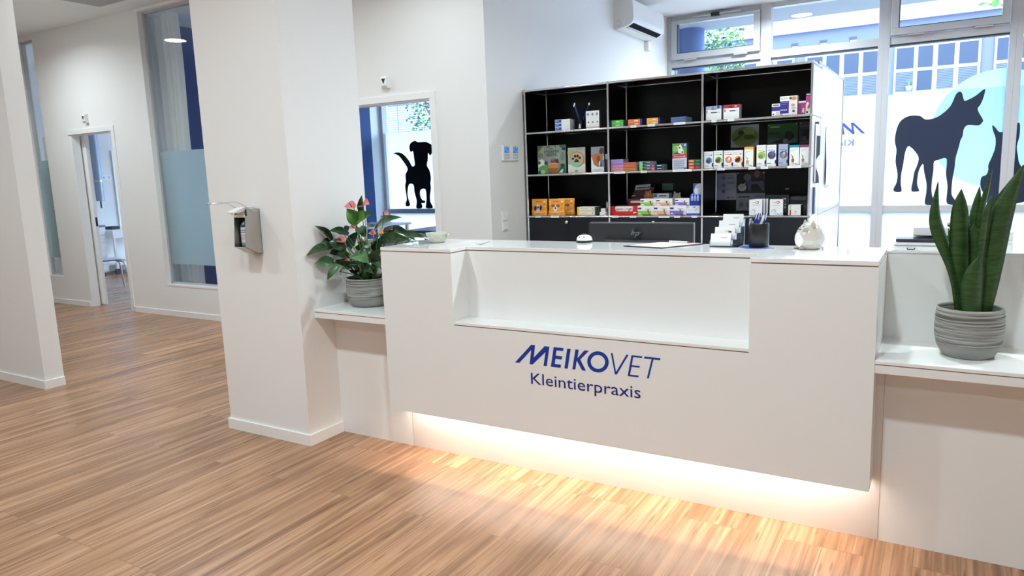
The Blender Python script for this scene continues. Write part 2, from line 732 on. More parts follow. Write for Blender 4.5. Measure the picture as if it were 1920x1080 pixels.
def decal(name, label, cat, outline, y, mat, cut=None, group=None, thick=0.0015):
    me = decal_mesh(outline, y, thick, mat, cut)
    o = bpy.data.objects.new(name, me)
    COL.objects.link(o)
    return tag(o, label, cat, group)

# ================================================================== the setting
X_W, X_E, Y_F, Y_R = -10.0, 6.0, -6.0, 6.42      # west, east, front (behind the camera) and facade
YW = 2.09                                         # rear hall wall
XP = -0.655                                       # partition with the air conditioner

struct('floor', one_box(X_W - 0.2, Y_F - 0.2, -0.06, X_E + 0.2, Y_R + 0.05, 0.0, FLOOR))
struct('ceiling', one_box(X_W - 0.2, Y_F - 0.2, CEIL, X_E + 0.2, Y_R + 0.05, CEIL + 0.12, CEILING))
struct('wall_west', one_box(X_W - 0.12, Y_F, 0, X_W, Y_R, CEIL, WALL))
struct('wall_east', one_box(X_E, Y_F, 0, X_E + 0.12, Y_R, CEIL, WALL))
struct('wall_front', one_box(X_W - 0.12, Y_F - 0.12, 0, X_E + 0.12, Y_F, CEIL, WALL))

# rear hall wall with a glazed slit, a doorway, a tall glazed slit and a second doorway
w = MB()
T = YW + 0.10
w.box(X_W, YW, 0, -7.45, T, CEIL, WALL)
w.box(-7.45, YW, 0, -7.10, T, 0.352, WALL)
w.box(-7.45, YW, 3.235, -7.10, T, CEIL, WALL)
w.box(-7.10, YW, 0, -6.535, T, CEIL, WALL)
w.box(-6.535, YW, 2.075, -5.685, T, CEIL, WALL)
w.box(-5.685, YW, 0, -4.975, T, CEIL, WALL)
w.box(-4.975, YW, 0, -4.03, T, 0.352, WALL)
w.box(-4.975, YW, 3.262, -4.03, T, CEIL, WALL)
w.box(-4.03, YW, 0, -2.10, T, CEIL, WALL)
w.box(-2.10, YW, 2.068, -1.20, T, CEIL, WALL)
w.box(-1.20, YW, 0, XP, T, CEIL, WALL)
struct('wall_rear', w)
struct('wall_partition', one_box(XP - 0.10, T, 0, XP, Y_R - 0.06, CEIL, WALL))
struct('wall_blue', one_box(-5.52, T, 0, -5.42, 6.14, CEIL, WALL, {'+x': NAVY}))
struct('wall_stub', one_box(-6.6, -0.142, 0, -3.17, -0.007, CEIL, WALL))
struct('wall_pillar', one_box(-1.1663, -0.0967, 0, -0.5061, 0.472, CEIL, WALL))


def skirting(name, x0, y0, x1, y1, h=0.062):
    struct(name, one_box(x0, y0, 0, x1, y1, h, TRIM), 0.002)


b = MB()
b.box(-1.1663 - 0.012, -0.0967 - 0.012, 0, -0.5061 + 0.012, -0.0967, 0.062, TRIM)
b.box(-0.5061, -0.0967, 0, -0.5061 + 0.012, 0.150, 0.062, TRIM)
b.box(-1.1663 - 0.012, -0.0967, 0, -1.1663, 0.472, 0.062, TRIM)
struct('baseboard_pillar', b)
b = MB()
b.box(-6.6, -0.154, 0, -3.158, -0.142, 0.062, TRIM)
b.box(-3.17, -0.142, 0, -3.158, -0.007, 0.062, TRIM)
struct('baseboard_stub', b)
skirting('baseboard_rear', -5.64, YW - 0.012, -2.15, YW)
skirting('baseboard_rear_west', X_W, YW - 0.012, -6.545, YW)
skirting('baseboard_west', X_W, T, X_W + 0.012, Y_R - 0.06)


# doorways: casing and frame
def casing(name, x0, x1, h, left=True):
    c = MB()
    y0, y1 = YW - 0.012, T + 0.012
    wd = 0.055
    if left:
        c.box(x0 - wd, y0, 0, x0, YW, h, TRIM)
    c.box(x1, y0, 0, x1 + wd, YW, h, TRIM)
    c.box(x0 - (wd if left else 0.04), y0, h, x1 + wd, YW, h + wd, TRIM)
    c.box(x0, YW, h - 0.012, x1, T, h, TRIM)
    c.box(x1 - 0.012, YW, 0, x1, T, h - 0.012, TRIM)
    c.box(x0, YW, 0, x0 + 0.012, T, h - 0.012, TRIM)
    return struct(name, c, 0.002)


d1 = casing('door_1', -6.535, -5.685, 2.075, left=False)
d2 = casing('door_2', -2.10, -1.20, 2.068)
# sliding leaf of the left doorway, parked in the pocket behind the wall
leaf = MB()
leaf.box(-7.40, T + 0.022, 0.01, -6.46, T + 0.062, 2.10, TRIM)
leaf.build('door_leaf', d1, bevel=0.003)
lk = MB()
lk.box(-6.4605, T + 0.030, 0.98, -6.457, T + 0.054, 1.09, BLACK)
lk.build('lock_plate', d1)


# glazed slits in the rear wall
def slit(name, x0, x1, z0, z1, yg, frame_l, frost=(0.58, 1.805)):
    f = MB()
    t = 0.022
    f.box(x0, YW - 0.004, z0 - 0.012, x1, yg + 0.02, z0 + 0.006, TRIM)
    f.box(x0 + frame_l, yg - 0.02, z0, x0 + frame_l + t, yg + 0.02, z1, ALU)
    f.box(x1 - t, yg - 0.02, z0, x1, yg + 0.02, z1, ALU)
    f.box(x0, yg - 0.02, z1 - t, x1, yg + 0.02, z1, ALU)
    f.box(x0, yg - 0.02, z0, x1, yg + 0.02, z0 + t, ALU)
    o = struct(name, f)
    p = one_box(x0 + frame_l + t, yg - 0.004, z0 + t, x1 - t, yg + 0.004, z1 - t, GLASS)
    p.build('pane', o)
    q = one_box(x0 + frame_l + t, yg - 0.008, frost[0], x1 - t, yg - 0.006, frost[1], FROST)
    q.build('frosted_band', o)
    return o


slit('window_1', -7.45, -7.10, 0.352, 3.235, YW + 0.06, 0.0)
slit('window_2', -4.975, -4.03, 0.352, 3.262, YW + 0.075, 0.0)


# ------------------------------------------------------------------ the street facade
def bay(name, x0, x1, casement, film_top=2.145):
    yf, yb = 6.355, 6.475
    hw = 0.0575
    f = MB()
    f.box(x0, yf, 0, x0 + hw, yb, CEIL, ALU)
    f.box(x1 - hw, yf, 0, x1, yb, CEIL, ALU)
    for z0, z1 in ((0, 0.09), (0.862, 0.934), (2.672, 2.755), (3.235, CEIL)):
        f.box(x0 + hw, yf + 0.012, z0, x1 - hw, yb, z1, ALU)
    f.box(x0 + hw, yf + 0.02, 2.655, x1 - hw, yb, 2.672, GASKET)
    o = struct(name, f, 0.002)
    for z0, z1 in ((0.09, 0.862), (0.934, 2.655), (2.755, 3.235)):
        one_box(x0 + hw, 6.417, z0, x1 - hw, 6.423, z1, GLASS).build('pane', o)
    if film_top:
        one_box(x0 + hw, 6.412, 0.09, x1 - hw, 6.4135, 0.862, FILM).build('film', o)
    if film_top:
        one_box(x0 + hw, 6.412, 0.934, x1 - hw, 6.4135, film_top, FILM).build('film', o)
    if casement:
        s = MB()
        a0, a1, c0, c1 = x0 + hw + 0.006, x1 - hw - 0.006, 2.762, 3.228
        t = 0.072
        for bx in ((a0, c0, a1, c0 + t), (a0, c1 - t * 0.6, a1, c1), (a0, c0 + t, a0 + t, c1 - t * 0.6), (a1 - t, c0 + t, a1, c1 - t * 0.6)):
            s.box(bx[0], 6.325, bx[1], bx[2], 6.41, bx[3], ALU)
        sash = s.build('sash', o, bevel=0.003)
        g = MB()
        for bx in ((a0 + t, c0 + t, a1 - t, c0 + t + 0.008), (a0 + t, c0 + t, a0 + t + 0.008, c1 - t * 0.6)):
            g.box(bx[0], 6.335, bx[1], bx[2], 6.405, bx[3], GASKET)
        g.build('gasket', sash)
        for hx in (a0 + 0.16, a1 - 0.30):
            one_box(hx, 6.318, c0 - 0.018, hx + 0.16, 6.345, c0 - 0.002, ALU).build('hinge', o, bevel=0.003)
        k = MB()
        k.box(a0 + 0.28, 6.30, c1 + 0.004, a1 - 0.22, 6.325, c1 + 0.022, ALU)
        k.box(a0 + 0.50, 6.295, c1 - 0.008, a0 + 0.60, 6.33, c1 + 0.034, BLACK)
        k.build('opener_rod', o, bevel=0.002)
    return o


bay('window_3', XP, 0.54, True)
bay('window_4', 0.54, 1.783, False)
bay('window_5', 1.783, 2.978, True)
bay('window_6', 2.978, 4.18, True)
bay('window_7', 4.18, 5.09, False)
bay('window_8', 5.09, 6.0, False)
xs = [-5.42, -5.335 + 0.0275]
b = MB()
struct('trim_1', one_box(-5.52, 6.14, 0, -5.42, 6.355, CEIL, TRIM))
bay('window_9', -5.42, -4.18, False)
bay('window_10', -4.18, -3.05, False)
bay('window_11', -3.05, -1.92, False)
bay('window_12', -1.92, -0.755, False)
bay('window_13', -10.0, -8.50, False, None)
bay('window_14', -8.50, -7.00, False, None)
bay('window_15', -7.00, -5.52, False, None)

# ------------------------------------------------------------------ cut-out film on the panes
DOG = [(2.738, 2.133), (2.733, 2.053), (2.708, 1.975), (2.687, 1.94), (2.698, 1.899), (2.739, 1.822), (2.735, 1.792), (2.702, 1.763), (2.623, 1.774), (2.588, 1.76), (2.572, 1.72), (2.567, 1.659), (2.551, 1.619), (2.537, 1.537), (2.516, 1.434), (2.512, 1.33), (2.5, 1.225), (2.496, 1.12), (2.5, 1.046), (2.53, 0.992), (2.553, 0.96), (2.542, 0.935), (2.478, 0.94), (2.454, 0.972), (2.454, 1.046), (2.455, 1.142), (2.434, 1.269), (2.437, 1.374), (2.425, 1.437), (2.353, 1.419), (2.317, 1.4), (2.317, 1.315), (2.308, 1.188), (2.31, 1.081), (2.327, 1.006), (2.342, 0.962), (2.33, 0.937), (2.264, 0.937), (2.249, 0.974), (2.258, 1.06), (2.257, 1.167), (2.228, 1.297), (2.215, 1.382), (2.188, 1.34), (2.173, 1.277), (2.168, 1.17), (2.191, 1.094), (2.172, 1.083), (2.124, 1.084), (2.113, 1.117), (2.123, 1.192), (2.134, 1.299), (2.159, 1.374), (2.164, 1.469), (2.073, 1.58), (2.038, 1.517), (2.024, 1.389), (2.01, 1.282), (2.009, 1.173), (2.021, 1.108), (2.009, 1.082), (1.95, 1.087), (1.939, 1.12), (1.965, 1.185), (1.971, 1.283), (1.946, 1.414), (1.95, 1.543), (1.931, 1.63), (1.933, 1.715), (1.957, 1.821), (2.003, 1.881), (2.077, 1.908), (2.162, 1.898), (2.22, 1.856), (2.312, 1.871), (2.382, 1.918), (2.434, 1.975), (2.458, 2.025), (2.481, 2.094), (2.51, 2.124), (2.537, 2.11), (2.555, 2.047), (2.574, 2.026), (2.659, 2.069)]
PUP = [(-5.211, 1.82), (-5.107, 1.832), (-5.002, 1.791), (-4.901, 1.69), (-4.847, 1.604), (-4.792, 1.622), (-4.799, 1.727), (-4.812, 1.838), (-4.855, 1.826), (-4.877, 1.869), (-4.872, 1.938), (-4.827, 1.977), (-4.755, 1.995), (-4.704, 1.97), (-4.581, 1.97), (-4.53, 1.961), (-4.463, 1.931), (-4.414, 1.896), (-4.417, 1.848), (-4.475, 1.755), (-4.517, 1.798), (-4.531, 1.689), (-4.554, 1.608), (-4.507, 1.524), (-4.487, 1.413), (-4.503, 1.331), (-4.498, 1.248), (-4.523, 1.138), (-4.522, 1.041), (-4.482, 0.971), (-4.494, 0.94), (-4.6, 0.938), (-4.618, 0.972), (-4.596, 1.083), (-4.607, 1.236), (-4.703, 1.23), (-4.719, 1.141), (-4.678, 1.07), (-4.626, 1.056), (-4.636, 1.022), (-4.7, 1.02), (-4.685, 0.972), (-4.713, 0.938), (-4.796, 0.938), (-4.81, 0.973), (-4.793, 1.057), (-4.829, 1.199), (-4.839, 1.311), (-4.917, 1.327), (-4.958, 1.257), (-4.97, 1.144), (-4.948, 1.059), (-4.93, 1.002), (-4.961, 0.974), (-5.019, 0.98), (-5.019, 1.031), (-4.993, 1.088), (-5.011, 1.287), (-4.99, 1.371), (-4.989, 1.483), (-4.939, 1.566), (-5.027, 1.695), (-5.111, 1.782)]
SIT = [(2.824, 1.756), (2.85, 1.738), (2.891, 1.685), (2.947, 1.694), (2.988, 1.706), (3.019, 1.743), (3.048, 1.771), (3.063, 1.741), (3.065, 1.631), (3.049, 1.532), (3.065, 1.432), (3.085, 1.35), (3.17, 1.207), (3.202, 1.085), (3.184, 0.985), (3.085, 0.945), (2.949, 0.94), (2.827, 0.947), (2.815, 1.01), (2.766, 1.094), (2.753, 1.167), (2.762, 1.228), (2.801, 1.248), (2.816, 1.299), (2.813, 1.35), (2.842, 1.441), (2.863, 1.531), (2.861, 1.623), (2.836, 1.695)]
CIRC = [(2.87 + 0.602 * math.cos(2 * math.pi * k / 96), 1.722 + 0.602 * math.sin(2 * math.pi * k / 96)) for k in range(96)]
decal('round_film', 'large pale blue film disc on the pane with the standing dog', 'window film', CIRC, 6.4075, AQUA, (2.9205, 1))
decal('round_film', 'pale blue film part right of the post, behind the snake plant', 'window film', CIRC, 6.4075, AQUA, (3.0355, -1))
decal('dog_silhouette', 'dark silhouette of a standing fox-eared dog on the frosted window', 'window decal', catmull(DOG, 3), 6.404, VINYL)
decal('dog_silhouette', 'dark silhouette of a sitting dog, half left of the window post', 'window decal', catmull(SIT, 3), 6.404, VINYL, (2.9205, 1))
decal('dog_silhouette', 'dark silhouette half of the sitting dog right of the post', 'window decal', catmull(SIT, 3), 6.404, VINYL, (3.0355, -1))
decal('puppy_silhouette', 'black puppy silhouette on the window seen through the doorway', 'window decal', catmull(PUP, 3), 6.404, VINYLB)

LOGO_POLYS = [
    [(0.769, 0.584), (0.857, 0.675), (0.877, 0.675), (0.868, 0.616), (0.926, 0.675), (0.95, 0.675), (0.934, 0.584), (0.918, 0.584), (0.93, 0.649), (0.861, 0.584), (0.846, 0.584), (0.857, 0.652), (0.792, 0.584)],
    [(0.972, 0.675), (1.021, 0.675), (1.018, 0.662), (0.985, 0.662), (0.981, 0.637), (1.013, 0.637), (1.011, 0.623), (0.979, 0.623), (0.974, 0.598), (1.006, 0.598), (1.004, 0.584), (0.955, 0.584)],
    [(1.039, 0.675), (1.056, 0.675), (1.039, 0.584), (1.023, 0.584)],
    [(1.079, 0.675), (1.094, 0.675), (1.088, 0.636), (1.122, 0.675), (1.143, 0.675), (1.101, 0.632), (1.127, 0.584), (1.109, 0.584), (1.084, 0.626), (1.076, 0.584), (1.062, 0.584)],
    [(1.246, 0.675), (1.254, 0.675), (1.268, 0.594), (1.316, 0.675), (1.325, 0.675), (1.272, 0.584), (1.263, 0.584)],
    [(1.339, 0.675), (1.386, 0.675), (1.385, 0.668), (1.346, 0.668), (1.34, 0.632), (1.375, 0.632), (1.374, 0.625), (1.339, 0.625), (1.331, 0.590), (1.37, 0.590), (1.368, 0.583), (1.321, 0.583)],
    [(1.396, 0.675), (1.465, 0.675), (1.463, 0.667), (1.435, 0.667), (1.414, 0.583), (1.406, 0.583), (1.427, 0.667), (1.394, 0.667)]]


def lettering(y0, y1, fn, m1, m2, mirror):
    """the practice name: slanted bold letters, thin V E T, and the small line below"""
    mb = MB()
    for i, poly in enumerate(LOGO_POLYS):
        mb.prism_y([fn(x, z) for x, z in poly], y0, y1, m1)
    n = 40
    ring = []
    for k in range(n):
        a = 2 * math.pi * k / n
        ca, sa = math.cos(a), math.sin(a)
        lean = 0.10
        o_ = fn(1.185 + 0.050 * ca + lean * 0.047 * sa, 0.630 + 0.047 * sa)
        i_ = fn(1.185 + 0.0335 * ca + lean * 0.0315 * sa, 0.630 + 0.0315 * sa)
        ring.append(((o_[0], y0, o_[1]), (i_[0], y0, i_[1]), (i_[0], y1, i_[1]), (o_[0], y1, o_[1])))
    ring.append(ring[0])
    mb.grid(ring, m1, True, False)
    sub = MB()
    a = fn(0.851, 0.492)
    e = fn(1.378, 0.492)
    k = abs(e[0] - a[0]) / 0.527
    put_text(sub, 'Kleintierpraxis', a[0], a[1], y0, abs(e[0] - a[0]), 0.055 * k, m2, mirror)
    return mb, sub


# ------------------------------------------------------------------ reception counter
rc = thing('reception_counter', 'white reception counter with recessed centre, blue lettering and glowing foot', 'counter', (0, 0, 0))
L0, L1, N0, N1 = 0.0, 2.2509, 0.4332, 1.8165
ZB, ZU = 0.2533, 1.079
body = MB()
ZC = 0.36                       # underside of the body; the front apron hangs lower and hides the strip light
body.box(L0, 0.0, ZC, N0, 0.43, ZU, COUNTER)
body.box(N1, 0.0, ZC, L1, 0.43, ZU, COUNTER)
body.box(N0, 0.0, ZC, N1, 0.43, 0.731, COUNTER)
body.box(L0, 0.0, ZB, L1, 0.018, ZC, COUNTER)
body.box(L0, 0.018, ZB, L0 + 0.018, 0.151, ZC, COUNTER)
body.box(L1 - 0.018, 0.018, ZB, L1, 0.151, ZC, COUNTER)
body.build('front_body', rc)
one_box(N0, 0.1345, 0.731, N1, 0.43, ZU, COUNTER).build('recess_back', rc)
g = MB()
g.box(L0 + 0.003, 0.003, ZU, N0 - 0.003, 0.43, 1.0835, GAP)
g.box(N1 + 0.003, 0.003, ZU, L1 - 0.003, 0.43, 1.0835, GAP)
g.box(N0 - 0.003, 0.1375, ZU, N1 + 0.003, 0.43, 1.0835, GAP)
g.box(N0, 0.003, 0.731, N1, 0.1345, 0.7355, GAP)
g.build('shadow_joint', rc)
top = MB()
top.prism_z([(L0, -0.001), (N0, -0.001), (N0, 0.131), (N1, 0.131), (N1, -0.001), (L1, -0.001), (L1, 0.452), (L0, 0.452)], 1.0835, 1.10, SLAB)
top.build('countertop', rc, bevel=0.0015)
one_box(N0, -0.001, 0.7355, N1, 0.1345, 0.7485, PLATE).build('recess_shelf', rc, bevel=0.001)
one_box(-0.5055, 0.1514, 0.0, 3.6, 0.172, 0.690, COUNTER).build('plinth_panel', rc)
one_box(0.0195, 0.1512, 0, 0.0205, 0.1516, ZB, GAP).build('panel_joint', rc)
one_box(2.277, 0.1512, 0, 2.278, 0.1516, 0.69, GAP).build('panel_joint', rc)
ls = MB()
ls.box(0.03, 0.088, 0.350, 2.22, 0.112, ZC, principled('strip_light_diffuser', (1, 0.9, 0.75, 1), 0.5, emit=(1.0, 0.82, 0.58, 1), estr=STRIP_GLOW))
ls.build('strip_light', rc)
m1, m2 = lettering(-0.0012, 0.0, lambda x, z: (x, z), LOGO, LOGO2, False)
m1.build('lettering', rc)
m2.build('small_lettering', rc)

# the same lettering in reverse on the street window
KW = 1.43
fnw = lambda x, z: (1.632 - (x - 0.769) * KW, 1.742 + (z - 0.584) * KW)
wl = thing('window_lettering', 'reversed blue lettering on the frosted window behind the cabinets', 'window decal', (1.2, 6.408, 1.7))
m1, m2 = lettering(6.4065, 6.4095, fnw, principled('blue_film_lettering', srgb(60, 84, 170), 0.5), principled('blue_film_small', srgb(80, 100, 170), 0.5), True)
for mm, nn in ((m1, 'large_letters'), (m2, 'small_letters')):
    o = mm.build(nn, wl)
    o.matrix_parent_inverse = Matrix.Translation((-1.2, -6.408, -1.7))


def side_shelf(name, label, x0, x1):
    t = thing(name, label, 'shelf', (0, 0, 0))
    b = MB()
    b.box(x0, 0.004, 0.7006, x1, 0.405, 0.7305, COUNTER)
    b.build('shelf_board', t)
    b = MB()
    b.box(x0, 0.007, 0.7305, x1, 0.405, 0.734, GAP)
    b.build('shadow_joint', t)
    b = MB()
    b.box(x0, 0.001, 0.734, x1, 0.31, 0.7465, PLATE)
    b.build('glass_plate', t, bevel=0.001)
    b = MB()
    b.box(x0, 0.31, 0.734, x1, 0.405, 0.742, COUNTER)
    b.build('rear_ledge', t)
    b = MB()
    b.box(x0, 0.405, 0.70, x1, 0.43, 1.086, COUNTER)
    b.box(x0, 0.400, 1.086, x1, 0.436, 1.093, SLAB)
    b.build('rear_panel', t)
    return t


side_shelf('side_shelf', 'white side shelf left of the counter under the anthurium', -0.5055, -0.0015)
side_shelf('side_shelf', 'white side shelf right of the counter under the snake plant', 2.2513, 3.6)

# ================================================================== shelving behind the counter
UX, UW, UY, UD, UZ, UH = -0.630, 0.75, 2.641, 0.385, 2.1155, 0.3486
Z1, Z2, Z3, Z4 = UZ - UH + 0.0095, UZ - 2 * UH + 0.0095, UZ - 3 * UH + 0.0095, UZ - 4 * UH
US = thing('display_shelf', 'black modular display shelf with chrome tubes, three bays wide', 'shelf', (UX, UY, 0))


def at_shelf(mb, name, bevel=0.0, parent=None):
    o = mb.build(name, parent or US, bevel=bevel)
    o.matrix_parent_inverse = Matrix.Translation((-UX, -UY, 0))
    return o


fr, kn, balls = MB(), MB(), []
R = 0.0095
zs = [UZ - k * UH for k in range(7)]
for i in range(4):
    x = UX + i * UW
    for y in (UY, UY + UD):
        fr.tube([(x, y, zs[6]), (x, y, zs[0])], R, CHROME, 12)
        for z in zs:
            balls.append((x, y, z))
    for z in zs:
        fr.tube([(x, UY, z), (x, UY + UD, z)], R, CHROME, 10)
for z in zs:
    for y in (UY, UY + UD):
        fr.tube([(UX, y, z), (UX + 3 * UW, y, z)], R, CHROME, 12)
at_shelf(fr, 'chrome_frame')
kn.ball((0, 0, 0), 0.0135, CHROME, n=8)
kj = kn.build('ball_joint', US, loc=(balls[0][0] - UX, balls[0][1] - UY, balls[0][2]))
for p_ in balls[1:]:
    o = kj.copy()
    o.location = (p_[0] - UX, p_[1] - UY, p_[2])
    COL.objects.link(o)
for i in range(3):
    x0, x1 = UX + i * UW + R, UX + (i + 1) * UW - R
    at_shelf(one_box(x0, UY + UD - 0.004, zs[6], x1, UY + UD + 0.004, zs[0], BLACKP), 'back_panel')
    for k, z in enumerate(zs):
        at_shelf(one_box(x0, UY + R * 0.6, z - 0.0015, x1, UY + UD - R, z + R * 0.9, BLACKP), 'shelf_panel')
    for k in (3, 4, 5):
        fl = at_shelf(one_box(x0 + 0.002, UY - 0.004, zs[k + 1] + R + 0.002, x1 - 0.002, UY + 0.006, zs[k] - R - 0.002, DARKP), 'flap_door', 0.002)
        kb = MB()
        xc = (x0 + x1) / 2
        kb.lathe([(0.0001, -0.022), (0.013, -0.022), (0.0145, -0.018), (0.0145, -0.006), (0.006, -0.004), (0.006, 0.0)], CHROME, 20)
        o = kb.build('knob', fl, loc=(xc, UY - 0.004, zs[k] - 0.045))
        o.rotation_euler = (-math.pi / 2, 0, 0)
        o.matrix_parent_inverse = Matrix.Translation((0, 0, 0))
for i in range(4):
    x = UX + i * UW
    m = CABW if i == 3 else BLACKP
    at_shelf(one_box(x - 0.0015, UY + R, zs[6], x + (0.007 if i == 3 else 0.0015), UY + UD - R, zs[0] - R, BLACKP, {'+x': m}), 'side_panel')

# tall white cabinet standing behind the shelf's right end
wc = thing('storage_cabinet', 'tall glossy white storage cabinet behind the display shelf', 'cabinet', (1.2, 3.06, 0))
CX0, CX1, CY0, CY1, CT = 0.86, 1.60, 3.05, 4.52, 2.165


def at_cab(mb, name, bevel=0.0):
    o = mb.build(name, wc, bevel=bevel)
    o.matrix_parent_inverse = Matrix.Translation((-1.2, -3.06, 0))
    return o


at_cab(one_box(CX0, CY0, 0.03, CX1, CY1, 1.055, CABW), 'lower_body', 0.004)
at_cab(one_box(CX0, CY0, 1.063, CX1, CY1, CT, CABW), 'upper_body', 0.004)
e = MB()
for y in (CY0, CY1):
    e.tube([(CX1, y, 0.02), (CX1, y, CT)], 0.008, CHROME, 10)
for z in (1.059, CT):
    e.tube([(CX1, CY0, z), (CX1, CY1, z)], 0.008, CHROME, 10)
at_cab(e, 'chrome_edge')


# ------------------------------------------------------------------ products
def product(name, label, cat, x0, x1, z, h, d, col, dec=(), group=None, y=2.668, side=None, rz=0.0, top=None, rough=0.45):
    """a printed carton: local origin at the middle of its foot, front towards the counter"""
    w = x1 - x0
    b = MB()
    m = paint(*col, rough)
    sd = {}
    if side:
        sd['+x'] = paint(*side, rough)
        sd['-x'] = sd['+x']
    if top:
        sd['+z'] = paint(*top, rough)
    b.box(-w / 2, 0, 0, w / 2, d, h, m, sd)
    lay = 0
    for q in dec:
        lay += 1
        yy = -0.00025 * lay
        k = q[0]
        if k == 'r':
            _, u0, v0, u1, v1, c = q
            b.face([(-w / 2 + u0 * w, yy, v0 * h), (-w / 2 + u1 * w, yy, v0 * h), (-w / 2 + u1 * w, yy, v1 * h), (-w / 2 + u0 * w, yy, v1 * h)], paint(*c, rough))
        elif k == 'e':
            _, u, v, ru, rv, c = q
            b.disc((-w / 2 + u * w, yy, v * h), ru * w, paint(*c, rough), 20, 'y', rv * w)
        elif k == 'p':
            _, pts, c = q
            b.face([(-w / 2 + u * w, yy, v * h) for u, v in pts], paint(*c, rough))
        elif k == 't':
            _, txt, u, v, wd, cap, c = q
            put_text(b, txt, -w / 2 + u * w, v * h, yy, wd * w, cap * h, paint(*c, rough))
    o = b.build(name, loc=((x0 + x1) / 2, y, z), rz=rz, recalc=False)
    return tag(o, label, cat, group)


WHT, GRY, NVY = (236, 236, 234), (150, 152, 158), (28, 40, 110)
G1, G2, G3 = 'products on the top shelf', 'products on the middle shelf', 'products on the lower open shelf'

# --- top shelf, left bay
for k, nm in enumerate(('lowest', 'middle', 'topmost')):
    product('medicine_box', 'flat white box with blue end, %s of three beside the toothbrush cup' % nm, 'box', -0.365, -0.229, Z1 + k * 0.030, 0.0292, 0.09, WHT,
            [('r', 0.02, 0.12, 0.43, 0.88, (10, 84, 178)), ('r', 0.07, 0.45, 0.26, 0.68, (150, 196, 236)), ('r', 0.78, 0.3, 0.92, 0.4, (170, 170, 170))], G1, 2.67, side=(190, 190, 190))
for k, nm in enumerate(('left', 'middle', 'right')):
    x0 = -0.085 + k * 0.039
    product('medicine_box', 'tall white box with blue diamond, %s of three in the top left bay' % nm, 'box', x0, x0 + 0.0385, Z1, 0.138, 0.06, WHT,
            [('p', [(0.5, 0.72), (0.78, 0.81), (0.5, 0.90), (0.22, 0.81)], (32, 44, 110)), ('r', 0.38, 0.79, 0.64, 0.83, (190, 200, 230)), ('e', 0.55, 0.36, 0.16, 0.16, (70, 70, 74)), ('r', 0.06, 0.06, 0.95, 0.10, (222, 178, 120))], G1, 2.67, side=(60, 60, 60))
cup = MB()
cup.lathe([(0.0001, 0.001), (0.0195, 0.001), (0.021, 0.004), (0.0225, 0.078), (0.0235, 0.086), (0.0225, 0.086), (0.0195, 0.006), (0.0001, 0.006)], glass_material('bluish_plastic', (0.42, 0.5, 0.68, 1), 1.2), 24)
t = thing('toothbrush_cup', 'clear bluish cup of toothbrushes on the top shelf', 'cup', (-0.1455, 2.70, Z1))
cup.build('cup_body', t)
lb = MB()
lb.face([(-0.008, -0.0232, 0.008), (0.010, -0.0232, 0.008), (0.006, -0.0232, 0.040), (-0.002, -0.0232, 0.045)], paint(220, 228, 236))
lb.build('cup_print', t)
for nm, (tx, tz, ty) in (('leaning far left', (-0.061, 0.185, 0.008)), ('leaning left, in front', (-0.047, 0.196, -0.008)), ('leaning right', (0.078, 0.188, 0.0))):
    t = thing('toothbrush', 'dark blue toothbrush with white bristles, %s in the cup' % nm, 'toothbrush', (-0.1455, 2.70, Z1 + 0.008), group='toothbrushes in the cup')
    bx = -0.012 if tx > 0 else 0.010
    h = MB()
    h.tube([(bx, ty * 0.5, 0), (bx + (tx - bx) * 0.5, ty, tz * 0.5), (tx, ty, tz)], [0.004, 0.0036, 0.003], paint(26, 38, 128, 0.3), 8)
    h.build('handle', t)
    h = MB()
    h.box(tx - 0.0045, ty - 0.008, tz - 0.010, tx + 0.0045, ty + 0.003, tz + 0.009, paint(240, 242, 244))
    h.build('bristles', t, bevel=0.002)

# --- top shelf, middle bay
for nm, x0, x1, c, capc, n, hh, left in (('green', 0.124, 0.237, (86, 190, 62), NVY, 2, 0.0252, True), ('orange', 0.277, 0.391, (238, 118, 52), (44, 60, 130), 2, 0.0245, False), ('amber', 0.430, 0.535, (244, 174, 82), (40, 44, 110), 2, 0.024, False)):
    for k in range(n):
        product('medicine_box', 'flat %s box, %s of the pair on the top shelf' % (nm, ('lower', 'upper')[k]), 'box', x0, x1, Z1 + k * hh, hh - 0.0006, 0.15, c,
                [('r', 0.0, 0.0, 0.13, 1.0, capc) if left else ('r', 0.86, 0.0, 1.0, 1.0, capc), ('r', 0.45, 0.35, 0.72, 0.62, (240, 240, 230)), ('r', 0.16 if left else 0.03, 0.08, 0.97 if left else 0.84, 0.14, (250, 240, 210))], G1, 2.668, side=(70, 74, 80) if left else (30, 32, 70))
for k, nm in enumerate(('lowest', 'middle', 'topmost')):
    product('medicine_box', 'flat slate blue box, %s of three on the top shelf' % nm, 'box', 0.621, 0.734, Z1 + k * 0.0142, 0.0138, 0.16, (74, 100, 150),
            [('r', 0.05, 0.3, 0.9, 0.5, (130, 150, 186))], G1, 2.668, side=(128, 146, 160), top=(70, 80, 92))

